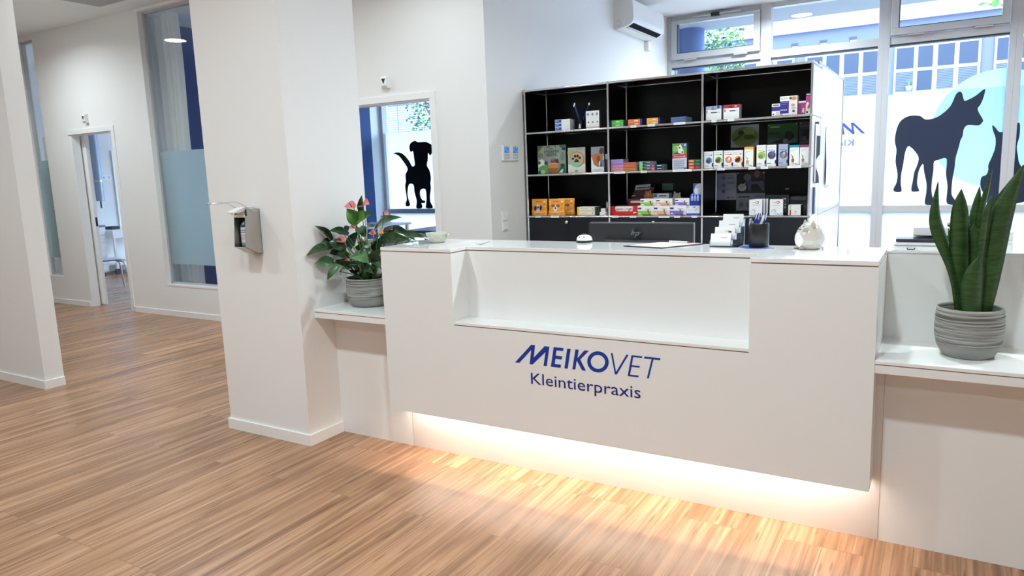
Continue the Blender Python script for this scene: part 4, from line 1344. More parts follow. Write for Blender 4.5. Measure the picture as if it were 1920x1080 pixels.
# --- lower open shelf, right bay
for k, nm in enumerate(('front', 'second', 'third')):
    product('food_carton', 'white carton with orange ring and dog outline, %s in the left row' % nm if k else 'front white carton with orange ring and dog outline, left of two rows', 'box', 1.21 + 0.011 * k, 1.302 + 0.011 * k, Z3, 0.112, 0.035, (228, 230, 232),
            [('e', 0.62, 0.82, 0.13, 0.11, (232, 96, 40)), ('e', 0.60, 0.82, 0.08, 0.06, (228, 230, 232)), ('r', 0.28, 0.80, 0.5, 0.83, (120, 90, 80)), ('r', 0.2, 0.64, 0.84, 0.66, (150, 150, 156)), ('p', [(0.1, 0.22), (0.2, 0.3), (0.28, 0.38), (0.46, 0.37), (0.46, 0.3), (0.44, 0.08), (0.40, 0.08), (0.40, 0.3), (0.3, 0.33), (0.2, 0.26)], (176, 178, 184)), ('r', 0.66, 0.06, 0.92, 0.09, (120, 130, 150))], G3, y=2.668 + 0.045 * k, side=(110, 116, 122))
product('food_carton', 'white carton with red ring and dog outline before the dark frame', 'box', 1.354, 1.446, Z3, 0.112, 0.05, (228, 230, 232),
        [('e', 0.62, 0.82, 0.13, 0.11, (214, 60, 52)), ('e', 0.60, 0.82, 0.08, 0.06, (228, 230, 232)), ('r', 0.26, 0.80, 0.5, 0.83, (140, 80, 80)), ('r', 0.2, 0.62, 0.76, 0.64, (150, 150, 156)), ('p', [(0.06, 0.18), (0.2, 0.3), (0.24, 0.38), (0.42, 0.37), (0.46, 0.3), (0.44, 0.08), (0.40, 0.08), (0.40, 0.3), (0.3, 0.33), (0.16, 0.2)], (170, 172, 178)), ('e', 0.86, 0.08, 0.04, 0.04, (40, 110, 170)), ('r', 0.54, 0.06, 0.72, 0.09, (120, 130, 150))], G3, side=(60, 60, 64))
product('small_box', 'small white box with green and red stripe, rightmost on lower shelf', 'box', 1.482, 1.565, Z3, 0.072, 0.10, (224, 224, 218), [('r', 0.10, 0.52, 0.22, 1, (166, 196, 110)), ('r', 0.10, 0, 0.22, 0.5, (172, 44, 56)), ('e', 0.6, 0.34, 0.08, 0.07, (190, 184, 150)), ('r', 0.7, 0.62, 0.9, 0.64, (170, 170, 170))], G3, side=(30, 30, 34))
product('picture_frame', 'dark box with grey border standing behind the red ringed carton', 'frame', 1.300, 1.462, Z3, 0.140, 0.02, (50, 44, 44), [('r', 0.07, 0.0, 0.93, 0.93, (18, 18, 20)), ('r', 0.70, 0.1, 0.90, 0.88, (60, 62, 64)), ('e', 0.82, 0.78, 0.05, 0.03, (190, 190, 190)), ('e', 0.82, 0.5, 0.05, 0.03, (190, 190, 190)), ('e', 0.82, 0.34, 0.05, 0.04, (190, 190, 190))], G3, y=2.80)
product('dark_carton', 'dark low carton behind the small striped box', 'box', 1.465, 1.600, Z3, 0.128, 0.08, (34, 34, 38), [('r', 0.0, 0.78, 0.8, 0.94, (84, 84, 88)), ('r', 0.3, 0.6, 0.96, 0.74, (14, 14, 16)), ('r', 0.36, 0.3, 0.9, 0.5, (54, 54, 58))], G3, y=2.83)


# --- sheets fixed to the back panels
def sheet(name, label, x0, x1, z0, h, col, dec, group='sheets pinned to the back of the shelf'):
    o = product(name, label, 'poster', x0, x1, z0, h, 0.0012, col, dec, group, y=UY + UD - 0.0065, rough=0.6)
    return o


sheet('notice_card', 'small teal notice stuck to the back of the middle bay', 0.430, 0.524, 1.259, 0.057, (104, 140, 142), [('r', 0.1, 0.55, 0.8, 0.6, (70, 100, 104))])
sheet('poster', 'pale sheet with green oval picture of a lizard on a leaf', 0.984, 1.193, 1.578, 0.168, (176, 186, 190),
      [('e', 0.5, 0.47, 0.48, 0.36, (130, 154, 78)), ('p', [(0.08, 0.35), (0.3, 0.55), (0.62, 0.88), (0.7, 0.82), (0.45, 0.55), (0.12, 0.28)], (84, 112, 52)), ('e', 0.36, 0.66, 0.1, 0.08, (70, 66, 34)), ('e', 0.64, 0.46, 0.18, 0.09, (88, 116, 62)), ('e', 0.78, 0.42, 0.1, 0.03, (70, 96, 46)), ('e', 0.66, 0.72, 0.2, 0.14, (158, 176, 110))])
sheet('poster', 'dark green poster with a large and a small animal, upper right bay', 1.258, 1.474, 1.592, 0.148, (56, 112, 62),
      [('r', 0, 0.74, 1, 1, (50, 116, 52)), ('r', 0.08, 0.80, 0.4, 0.88, (150, 190, 150)), ('r', 0.02, 0.5, 0.4, 0.56, (40, 62, 46)), ('r', 0, 0, 1, 0.46, (74, 110, 90)), ('p', [(0.1, 0.05), (0.5, 0.25), (0.56, 0.1), (0.5, 0.02)], (26, 40, 28)), ('p', [(0.56, 0.3), (0.6, 0.56), (0.7, 0.62), (0.84, 0.5), (0.9, 0.3), (0.76, 0.1), (0.64, 0.14)], (32, 44, 38)), ('e', 0.6, 0.12, 0.08, 0.08, (130, 140, 128)), ('r', 0.7, 0.08, 0.95, 0.12, (120, 140, 124)), ('e', 0.04, 0.94, 0.016, 0.016, (240, 240, 240)), ('e', 0.95, 0.94, 0.016, 0.016, (240, 240, 240))])
sheet('poster', 'grey poster partly covered at the right end of the upper bay', 1.483, 1.600, 1.560, 0.182, (70, 74, 80),
      [('r', 0.04, 0.8, 0.8, 0.85, (104, 112, 110)), ('e', 0.5, 0.5, 0.28, 0.3, (38, 42, 54)), ('e', 0.3, 0.35, 0.14, 0.14, (96, 98, 104)), ('r', 0.05, 0.15, 0.9, 0.2, (92, 98, 100)), ('e', 0.06, 0.95, 0.03, 0.03, (240, 240, 240))])
sheet('information_sheet', 'pale printed sheet in the lower right bay, left of the dog poster', 0.879, 1.032, 1.176, 0.209, (150, 152, 170),
      [('r', 0.0, 0.0, 0.45, 1.0, (140, 142, 172)), ('r', 0.54, 0.88, 0.8, 0.9, (90, 92, 108)), ('r', 0.54, 0.78, 0.86, 0.84, (116, 118, 134)), ('r', 0.54, 0.6, 0.9, 0.66, (112, 116, 132)), ('r', 0.54, 0.38, 0.62, 0.4, (90, 92, 108)), ('e', 0.34, 0.82, 0.12, 0.1, (110, 112, 144)), ('e', 0.34, 0.55, 0.12, 0.1, (110, 112, 144)), ('e', 0.34, 0.32, 0.1, 0.1, (84, 84, 124)), ('r', 0.55, 0.06, 0.62, 0.11, (40, 40, 50)), ('r', 0.66, 0.07, 0.9, 0.09, (110, 112, 124))])
sheet('poster', 'black poster of a grey dog with a speech bubble', 1.034, 1.245, 1.227, 0.163, (26, 24, 30),
      [('r', 0.5, 0.62, 1, 1, (70, 36, 42)), ('e', 0.72, 0.88, 0.1, 0.14, (112, 84, 84)), ('e', 0.38, 0.74, 0.13, 0.13, (104, 104, 112)), ('p', [(0.34, 0.6), (0.42, 0.12), (0.5, 0.12), (0.52, 0.4), (0.74, 0.42), (0.92, 0.1), (0.99, 0.1), (0.96, 0.5), (0.9, 0.62), (0.5, 0.64)], (84, 86, 110)), ('p', [(0.5, 0.66), (0.9, 0.7), (0.94, 0.56), (0.52, 0.54)], (34, 32, 40)), ('p', [(0.24, 0.4), (0.34, 0.54), (0.29, 0.38)], (200, 200, 206)), ('e', 0.2, 0.27, 0.155, 0.155 * 0.85, (186, 188, 196)), ('r', 0.1, 0.32, 0.3, 0.34, (90, 90, 96)), ('r', 0.12, 0.25, 0.28, 0.27, (90, 90, 96)), ('r', 0.12, 0.18, 0.28, 0.2, (90, 90, 96)), ('e', 0.04, 0.93, 0.02, 0.02, (230, 230, 230)), ('e', 0.96, 0.94, 0.025, 0.025, (230, 230, 230))])
sheet('information_sheet', 'pale sheet below the dog poster, partly behind the cartons', 1.031, 1.247, 1.090, 0.135, (132, 136, 148),
      [('r', 0.08, 0.76, 0.48, 0.83, (40, 42, 52)), ('r', 0.66, 0.72, 0.95, 0.9, (110, 116, 130)), ('e', 0.18, 0.36, 0.08, 0.1, (96, 98, 112)), ('e', 0.42, 0.34, 0.08, 0.1, (104, 106, 118)), ('r', 0.1, 0.55, 0.4, 0.57, (110, 112, 124))])
sheet('information_sheet', 'very dark green sheet at the left of the lower right bay', 0.776, 0.859, 1.177, 0.206, (24, 36, 38), [('r', 0.1, 0.6, 0.8, 0.7, (30, 44, 46))])
o = product('label_plate', 'tiny silver label on the back panel of the lower right bay', 'label', 1.395, 1.422, 1.248, 0.011, 0.001, (176, 178, 184), [('r', 0.1, 0.3, 0.9, 0.7, (110, 112, 120))], None, y=UY + UD - 0.006)

# --- price tags on the chrome shelf edges
for zt, rowt in ((UZ - UH, [(0.311, 0.359, 'orange boxes'), (0.449, 0.509, 'amber boxes'), (0.655, 0.745, 'slate blue boxes'), (0.94, 0.975, 'box with blue photo band'), (1.056, 1.102, 'box with red photo band')]),
                 (UZ - 2 * UH, [(0.168, 0.263, 'lilac and pink stack'), (0.391, 0.443, 'dark boxes with lime ends'), (0.647, 0.795, 'tall dog box'), (0.986, 1.04, 'carton with red disc'), (1.208, 1.257, 'yellow banded carton'), (1.294, 1.345, 'lime disc carton'), (1.475, 1.566, 'turquoise banded carton')]),
                 (UZ - 3 * UH, [(-0.555, -0.503, 'leftmost orange pouch'), (-0.406, -0.331, 'brown dog pouch'), (0.149, 0.204, 'red tray, left half'), (0.299, 0.352, 'red tray, right half'), (0.536, 0.621, 'peach box'), (0.659, 0.705, 'violet box'), (0.795, 0.835, 'blue striped box')])):
    for x0, x1, nm in rowt:
        b = MB()
        b.box(-(x1 - x0) / 2, -0.0012, -0.0085, (x1 - x0) / 2, 0, 0.0085, PAPER)
        b.face([(-(x1 - x0) * 0.36, -0.0016, -0.002), ((x1 - x0) * 0.3, -0.0016, -0.002), ((x1 - x0) * 0.3, -0.0016, 0.001), (-(x1 - x0) * 0.36, -0.0016, 0.001)], paint(190, 190, 190))
        tag(b.build('price_tag', loc=((x0 + x1) / 2, UY - R - 0.0005, zt)), 'white price tag on the shelf edge under the %s' % nm, 'price tag', 'price tags on the shelf edges')

# ================================================================== things on the counter
CT_Z = 1.10
# bowl
t = MB()
t.lathe([(0.0001, 0.0), (0.030, 0.0), (0.034, 0.003), (0.052, 0.022), (0.063, 0.044), (0.065, 0.052), (0.0625, 0.052), (0.058, 0.040), (0.045, 0.018), (0.0001, 0.010)], BOWLM, 48)
t.prism_y([(0.060, 0.030), (0.066, 0.050), (0.071, 0.050), (0.068, 0.036), (0.063, 0.026)], -0.012, 0.012, BOWLM)
tag(t.build('bowl', loc=(0.160, 0.275, CT_Z)), 'small pale green glazed bowl on the left end of the counter', 'bowl')
# leaflet
t = MB()
t.prism_z([(0.294, 0.259), (0.450, 0.212), (0.412, 0.360), (0.300, 0.372)], CT_Z, CT_Z + 0.0012, principled('glossy_paper', (0.80, 0.80, 0.80, 1), 0.2))
t.prism_z([(0.425, 0.228), (0.470, 0.215), (0.428, 0.372), (0.405, 0.372)], CT_Z + 0.0012, CT_Z + 0.002, paint(190, 188, 190, 0.3))
for k in range(4):
    t.face([(0.33, 0.27 + k * 0.02, CT_Z + 0.0014), (0.40, 0.255 + k * 0.02, CT_Z + 0.0014), (0.40, 0.258 + k * 0.02, CT_Z + 0.0014), (0.33, 0.273 + k * 0.02, CT_Z + 0.0014)], paint(206, 176, 160))
tag(t.build('leaflet', recalc=False), 'white folded leaflet lying on the counter right of the bowl', 'leaflet')
# bell
t = thing('service_bell', 'white and black service bell on the counter before the monitor', 'bell', (0.933, 0.425, CT_Z))
b = MB()
b.lathe([(0.0001, 0), (0.040, 0), (0.041, 0.002), (0.041, 0.009), (0.039, 0.011), (0.0001, 0.011)], BLACK, 36)
b.build('base', t)
b = MB()
b.lathe([(0.0385, 0.011), (0.0375, 0.019), (0.033, 0.028), (0.024, 0.034), (0.012, 0.037), (0.0001, 0.0375)], principled('white_bell_enamel', (0.85, 0.85, 0.84, 1), 0.12), 36)
for a in (-1.9, -1.2):
    b.ball((0.034 * math.cos(a), 0.034 * math.sin(a), 0.028), 0.003, BLACK, n=6)
b.build('dome', t)
b = MB()
b.lathe([(0.008, 0.036), (0.009, 0.040), (0.007, 0.043), (0.0001, 0.044)], BLACK, 18)
b.build('button', t)
# clipboard
t = thing('clipboard', 'dark clipboard with white forms on the counter centre', 'clipboard', (1.36, 0.40, CT_Z))
b = MB()
ox, oy = 1.36, 0.40
cl = [(1.197, 0.272), (1.391, 0.226), (1.523, 0.44), (1.300, 0.452)]
b.prism_z([(x - ox, y - oy) for x, y in cl], 0, 0.004, paint(46, 46, 54, 0.4))
b.build('board', t, bevel=0.001)
b = MB()
pp = [(1.222, 0.282), (1.392, 0.242), (1.505, 0.432), (1.312, 0.444)]
b.prism_z([(x - ox, y - oy) for x, y in pp], 0.004, 0.0055, PAPER)
b.build('paper_forms', t)
t = MB()
t.tube([(1.360, 0.428, CT_Z + 0.011), (1.452, 0.404, CT_Z + 0.011)], 0.0045, paint(214, 204, 190, 0.3), 10)
t.tube([(1.452, 0.404, CT_Z + 0.011), (1.474, 0.398, CT_Z + 0.009)], [0.0045, 0.001], paint(150, 60, 44, 0.3), 10)
tag(t.build('ballpoint_pen'), 'cream ballpoint pen lying on the clipboard forms', 'pen')
# card holder with four tiers of cards
t = thing('card_holder', 'clear acrylic four-tier card holder on the counter', 'card holder', (1.62, 0.385, CT_Z), rz=0.0)
b = MB()
for k in range(4):
    y0, z0 = -0.055 + k * 0.028, 0.004 + k * 0.026
    x0 = -0.050 + k * 0.010
    b.box(x0, y0, z0, x0 + 0.092, y0 + 0.0022, z0 + 0.018, ACRYL)
    b.box(x0, y0 + 0.0022, z0, x0 + 0.092, y0 + 0.028, z0 + 0.002, ACRYL)
    for e in (x0, x0 + 0.090):
        b.prism_x([(y0, z0), (y0 + 0.03, z0), (y0 + 0.03, z0 + 0.028), (y0 + 0.022, z0 + 0.034), (y0, z0 + 0.018)], e, e + 0.002, ACRYL)
b.box(-0.050, -0.057, 0, 0.072, 0.057, 0.003, ACRYL)
b.prism_x([(0.050, 0.0), (0.056, 0.0), (0.070, 0.124), (0.064, 0.124)], -0.02, 0.072, ACRYL)
b.build('acrylic_body', t)
for k, nm in enumerate(('lowest front', 'second', 'third', 'topmost rear')):
    y0, z0 = 0.385 - 0.049 + k * 0.028, CT_Z + 0.0065 + k * 0.026
    x0 = 1.62 - 0.047 + k * 0.010
    b = MB()
    b.box(0, 0, 0, 0.085, 0.011, 0.052, principled('card_stock', (0.86, 0.86, 0.86, 1), 0.55))
    b.face([(0.044, -0.0004, 0.034), (0.07, -0.0004, 0.034), (0.07, -0.0004, 0.036), (0.044, -0.0004, 0.036)], paint(120, 120, 130))
    if k == 1:
        b.face([(0.058, -0.0004, 0.028), (0.072, -0.0004, 0.028), (0.072, -0.0004, 0.034), (0.058, -0.0004, 0.034)], paint(120, 40, 30))
        b.face([(0.054, -0.0004, 0.016), (0.076, -0.0004, 0.016), (0.076, -0.0004, 0.022), (0.054, -0.0004, 0.022)], paint(216, 140, 60))
    o = b.build('business_cards', loc=(x0, y0, z0), recalc=False)
    o.rotation_euler = (-0.20, 0, 0)
    tag(o, 'stack of white business cards on the %s tier of the holder' % nm, 'cards', 'business cards in the holder')
# pen pot on a blue card
b = MB()
b.prism_z([(1.649, 0.397), (1.733, 0.303), (1.838, 0.335), (1.752, 0.442)], CT_Z, CT_Z + 0.0012, paint(40, 66, 150, 0.35))
b.prism_z([(1.800, 0.329), (1.838, 0.335), (1.808, 0.372), (1.780, 0.362)], CT_Z + 0.0012, CT_Z + 0.0018, paint(120, 140, 196, 0.35))
tag(b.build('postcard'), 'dark blue card lying under the black pen pot', 'card')
b = MB()
b.lathe([(0.0001, 0.0), (0.038, 0.0), (0.0405, 0.003), (0.0405, 0.098), (0.0395, 0.1), (0.037, 0.098), (0.037, 0.006), (0.0001, 0.006)], principled('black_pot', srgb(24, 24, 27), 0.32), 40)
tag(b.build('pen_pot', loc=(1.768, 0.372, CT_Z + 0.0019)), 'black cylindrical pen pot on the counter', 'pen pot')
pens = [(-0.018, 0.000, -0.012, 0.006, 0.128, 'blue', 'leaning left'), (-0.006, 0.012, -0.002, 0.016, 0.133, 'blue', 'at the rear left'), (0.010, -0.004, 0.020, 0.0, 0.126, 'white', 'in the middle'), (0.018, 0.008, 0.028, 0.012, 0.134, 'blue', 'leaning right'), (-0.028, -0.004, -0.034, -0.006, 0.112, 'grey', 'nearest the left rim')]
for x0, y0, x1, y1, hz, c, nm in pens:
    t = thing('ballpoint_pen', '%s ballpoint pen standing in the black pot, %s' % (c, nm), 'pen', (1.768, 0.372, CT_Z + 0.009), group='pens in the black pot')
    cc = {'blue': (34, 58, 160), 'white': (230, 230, 236), 'grey': (150, 150, 152)}[c]
    b = MB()
    b.tube([(x0 * 0.4, y0 * 0.4, 0), (x0, y0, hz * 0.75), (x1, y1, hz)], [0.003, 0.0055, 0.0055], paint(*cc, 0.3), 10)
    b.build('barrel', t)
    b = MB()
    b.tube([(x1 - 0.004, y1 - 0.007, hz - 0.028), (x1 + 0.001, y1 - 0.007, hz)], 0.002, paint(226, 230, 240, 0.3), 8)
    b.build('clip', t)
# cat figurine, facing the entrance
t = thing('cat_figurine', 'glossy cream round cat figurine on the right end of the counter', 'figurine', (1.972, 0.352, CT_Z), rz=math.radians(-52))
b = MB()
prof = [(0.0001, 0.0), (0.036, 0.0), (0.046, 0.006), (0.0545, 0.022), (0.0575, 0.038), (0.0555, 0.056), (0.0485, 0.074), (0.040, 0.088), (0.030, 0.099), (0.016, 0.106), (0.0001, 0.108)]
pr2 = []
for i in range(len(prof) - 1):
    for k in range(3):
        u = k / 3
        pr2.append((prof[i][0] * (1 - u) + prof[i + 1][0] * u, prof[i][1] * (1 - u) + prof[i + 1][1] * u))
pr2.append(prof[-1])
b.lathe(pr2, CERAMIC, 48)
b.build('body', t)
for sgn in (-1, 1):
    e = MB()
    rows = []
    for j in range(7):
        v = j / 6
        r = 0.017 * (1 - v ** 1.6) + 0.0006
        rows.append([(sgn * (0.027 + 0.006 * v) + r * math.cos(a), -0.004 + r * 0.55 * math.sin(a), 0.088 + 0.030 * v) for a in [2 * math.pi * k / 16 for k in range(16)]])
    e.grid(rows, paint(176, 166, 152, 0.15), True)
    e.build('ear', t)
e = MB()
rows = []
for j in range(9):
    v = j / 8
    z = 0.010 + 0.058 * v
    rr = [p for p in pr2]
    rb = next(a[0] + (b_[0] - a[0]) * (z - a[1]) / max(1e-6, b_[1] - a[1]) for a, b_ in zip(rr, rr[1:]) if a[1] <= z <= b_[1] and b_[1] > a[1])
    hw = 0.62 * math.sin(math.pi * (0.12 + 0.80 * v))
    rows.append([((rb + 0.0008) * math.sin(q * hw), -(rb + 0.0008) * math.cos(q * hw), z) for q in [-1 + 2 * k / 10 for k in range(11)]])
e.grid(rows, principled('white_glaze', (0.84, 0.83, 0.80, 1), 0.1, coat=0.5))
e.build('belly_patch', t)
for sgn in (-1, 1):
    e = MB()
    e.ball((sgn * 0.022, -0.042, 0.007), 0.012, paint(166, 158, 146, 0.15), 1.0, 1.3, 0.6, 10)
    e.build('paw', t)
e = MB()
INK = paint(40, 36, 36, 0.3)


def on_body(ang, z, off=0.0012):
    rb = next(a[0] + (b_[0] - a[0]) * (z - a[1]) / max(1e-6, b_[1] - a[1]) for a, b_ in zip(pr2, pr2[1:]) if a[1] <= z <= b_[1] and b_[1] > a[1])
    return ((rb + off) * math.sin(ang), -(rb + off) * math.cos(ang), z)


for sgn in (-1, 1):
    e.ball(on_body(sgn * 0.34, 0.092, 0.0), 0.0024, INK, n=6)
    e.tube([on_body(sgn * (0.22 + 0.06 * k), 0.0985 + 0.002 * math.sin(k * 1.05)) for k in range(4)], 0.0007, INK, 6)
    e.tube([on_body(0, 0.0825), on_body(sgn * 0.12, 0.079), on_body(sgn * 0.24, 0.0815)], 0.0008, INK, 6)
    for k in range(3):
        e.tube([on_body(sgn * 0.45, 0.083 - 0.004 * k), on_body(sgn * 0.95, 0.086 - 0.0065 * k, 0.002)], 0.0006, INK, 6)
e.ball(on_body(0, 0.086, 0.0), 0.0024, paint(120, 80, 76, 0.3), n=6)
e.build('painted_face', t)

# ------------------------------------------------------------------ behind the counter
t = thing('staff_desk', 'white staff worktop behind the counter carrying the printer', 'desk', (0, 0, 0))
one_box(0.02, 0.47, 0.715, 3.55, 1.62, 0.74, COUNTER).build('worktop', t, bevel=0.002)
for x in (0.05, 1.9, 3.48):
    one_box(x, 0.5, 0.0, x + 0.03, 1.58, 0.715, COUNTER).build('support_panel', t)
t = thing('computer_monitor', 'black computer monitor seen from behind over the counter', 'monitor', (1.0, 1.0, 0.74))
b = MB()
b.box(-0.302, -0.012, 0.06, 0.300, 0.016, 0.411, principled('monitor_back', srgb(38, 38, 41), 0.45))
b.build('housing', t, bevel=0.006)
b = MB()
b.box(-0.303, 0.0165, 0.058, 0.301, 0.022, 0.4125, paint(150, 152, 156, 0.3))
b.build('bezel', t, bevel=0.001)
b = MB()
b.box(-0.20, -0.045, 0.12, 0.20, -0.0125, 0.32, principled('monitor_bulge', srgb(30, 30, 33), 0.5))
b.build('rear_cover', t, bevel=0.012)
b = MB()
b.box(-0.03, -0.05, 0.01, 0.03, -0.012, 0.25, BLACK)
b.box(-0.12, -0.10, 0.0, 0.12, 0.10, 0.01, BLACK)
b.build('stand', t, bevel=0.003)
b = MB()
HP = paint(104, 104, 110, 0.2, 0.3)
lean = 0.36


def hpp(pts):
    b.prism_y([(x - 0.018 + (z - 0.35) * lean, z - 0.016) for x, z in pts], -0.0475, -0.0122, HP)


hpp([(-0.022, 0.362), (-0.016, 0.362), (-0.016, 0.396), (-0.022, 0.396)])
hpp([(-0.016, 0.379), (-0.006, 0.379), (-0.003, 0.376), (-0.003, 0.362), (-0.009, 0.362), (-0.009, 0.374), (-0.016, 0.374)])
hpp([(0.003, 0.350), (0.009, 0.350), (0.009, 0.379), (0.003, 0.379)])
hpp([(0.009, 0.379), (0.020, 0.379), (0.023, 0.376), (0.023, 0.364), (0.020, 0.361), (0.009, 0.361), (0.009, 0.366), (0.017, 0.366), (0.017, 0.374), (0.009, 0.374)])
b.build('maker_emblem', t)
# printer
t = thing('printer', 'white multifunction printer behind the right side shelf', 'printer', (2.48, 0.92, 0.74))
PRW = principled('printer_plastic', srgb(222, 222, 222), 0.4)
b = MB()
b.box(-0.235, 0, 0.0, 0.215, 0.40, 0.335, PRW)
b.build('body', t, bevel=0.006)
b = MB()
b.box(-0.232, -0.004, 0.262, 0.05, 0.0, 0.266, paint(120, 120, 124))
b.box(-0.232, -0.004, 0.318, 0.05, 0.0, 0.321, paint(120, 120, 124))
b.tube([(-0.180, -0.006, 0.310), (-0.178, -0.008, 0.303), (-0.152, -0.008, 0.303), (-0.150, -0.006, 0.310)], 0.003, paint(60, 60, 64), 8)
b.build('drawer_lines', t)
b = MB()
b.prism_x([(0.0, 0.338), (0.06, 0.338), (0.06, 0.354), (0.0, 0.350)], -0.226, 0.0, paint(24, 28, 40, 0.3))
b.prism_x([(0.06, 0.338), (0.34, 0.338), (0.34, 0.368), (0.06, 0.352)], -0.226, 0.0, PRW)
b.build('output_tray', t, bevel=0.002)
b = MB()
b.prism_x([(0.04, 0.362), (0.30, 0.362), (0.30, 0.412), (0.04, 0.400)], -0.160, 0.10, PRW)
b.box(-0.03, 0.06, 0.405, 0.09, 0.18, 0.411, paint(24, 24, 28))
b.build('document_feeder', t, bevel=0.004)
b = MB()
b.box(0.10, 0.0, 0.335, 0.212, 0.38, 0.385, PRW)
b.box(0.105, -0.002, 0.35, 0.208, 0.0, 0.352, paint(120, 120, 124))
b.box(0.105, -0.002, 0.25, 0.208, 0.0, 0.252, paint(120, 120, 124))
b.build('side_column', t, bevel=0.004)

# ------------------------------------------------------------------ plants
def leaf(mb, base, tip, width, mat, heart=True, droop=0.25, cup=0.18, face=None, seg=10, cross=6):
    B, T = Vector(base), Vector(tip)
    ax = T - B
    L = ax.length
    d = ax.normalized()
    nrm = Vector(face if face else (0.25, -0.62, 0.75))
    s = d.cross(nrm)
    if s.length < 1e-4:
        s = d.orthogonal()
    s.normalize()
    n = s.cross(d).normalized()
    rows = []
    for i in range(seg + 1):
        t = i / seg
        if heart:
            w = (math.sin(math.pi * min(1, t * 0.92 + 0.10)) ** 0.75) * (1.0 - 0.42 * t) * 1.28
            w = max(0.0, w) * (1 if t < 1 else 0.02)
        else:
            w = math.sin(math.pi * (0.08 + 0.92 * t)) ** 0.8
        w = max(w, 0.012)
        if t > 0.999:
            w = 0.012
        c = B + d * (L * t) + n * (L * 0.10 * math.sin(math.pi * t)) - Vector((0, 0, 1)) * droop * L * (t * t * 0.35) + Vector((0, 0, 1)) * droop * L * 0.35 * t
        row = []
        for k in range(cross + 1):
            u = -1 + 2 * k / cross
            back = 0.0
            if heart and t < 0.2:
                back = (0.2 - t) * 1.1 * (abs(u) * (1.5 - abs(u)))
            row.append(c + s * (u * w * width / 2) + n * (cup * width * (abs(u) ** 1.3) * w) - d * (L * back * 0.55))
        rows.append(row)
    mb.grid(rows, mat)


def pot(parent, R0, H, zsoil, round_belly=True):
    b = MB()
    if round_belly:
        prof = [(0.0001, 0.0), (R0 * 0.70, 0.0), (R0 * 0.76, 0.004), (R0 * 0.93, H * 0.22), (R0, H * 0.42), (R0 * 1.01, H * 0.60), (R0 * 0.99, H * 0.84), (R0 * 0.965, H * 0.985), (R0 * 0.955, H), (R0 * 0.915, H), (R0 * 0.91, H * 0.97), (R0 * 0.92, H * 0.75)]
    else:
        prof = [(0.0001, 0.0), (R0 * 0.70, 0.0), (R0 * 0.78, 0.004), (R0 * 0.90, H * 0.12), (R0 * 0.97, H * 0.26), (R0 * 0.995, H * 0.45), (R0, H * 0.70), (R0, H * 0.97), (R0 * 0.99, H), (R0 * 0.945, H), (R0 * 0.94, H * 0.97), (R0 * 0.94, H * 0.75)]
    b.lathe(prof, POT, 64)
    b.build('pot', parent)
    b = MB()
    rows = [[(r * math.cos(a), r * math.sin(a), zsoil + random.uniform(-0.004, 0.004)) for a in [2 * math.pi * k / 28 for k in range(28)]] for r in (R0 * 0.93, R0 * 0.7, R0 * 0.4, R0 * 0.15, 0.001)]
    b.grid(rows, SOIL, True)
    b.build('soil', parent)


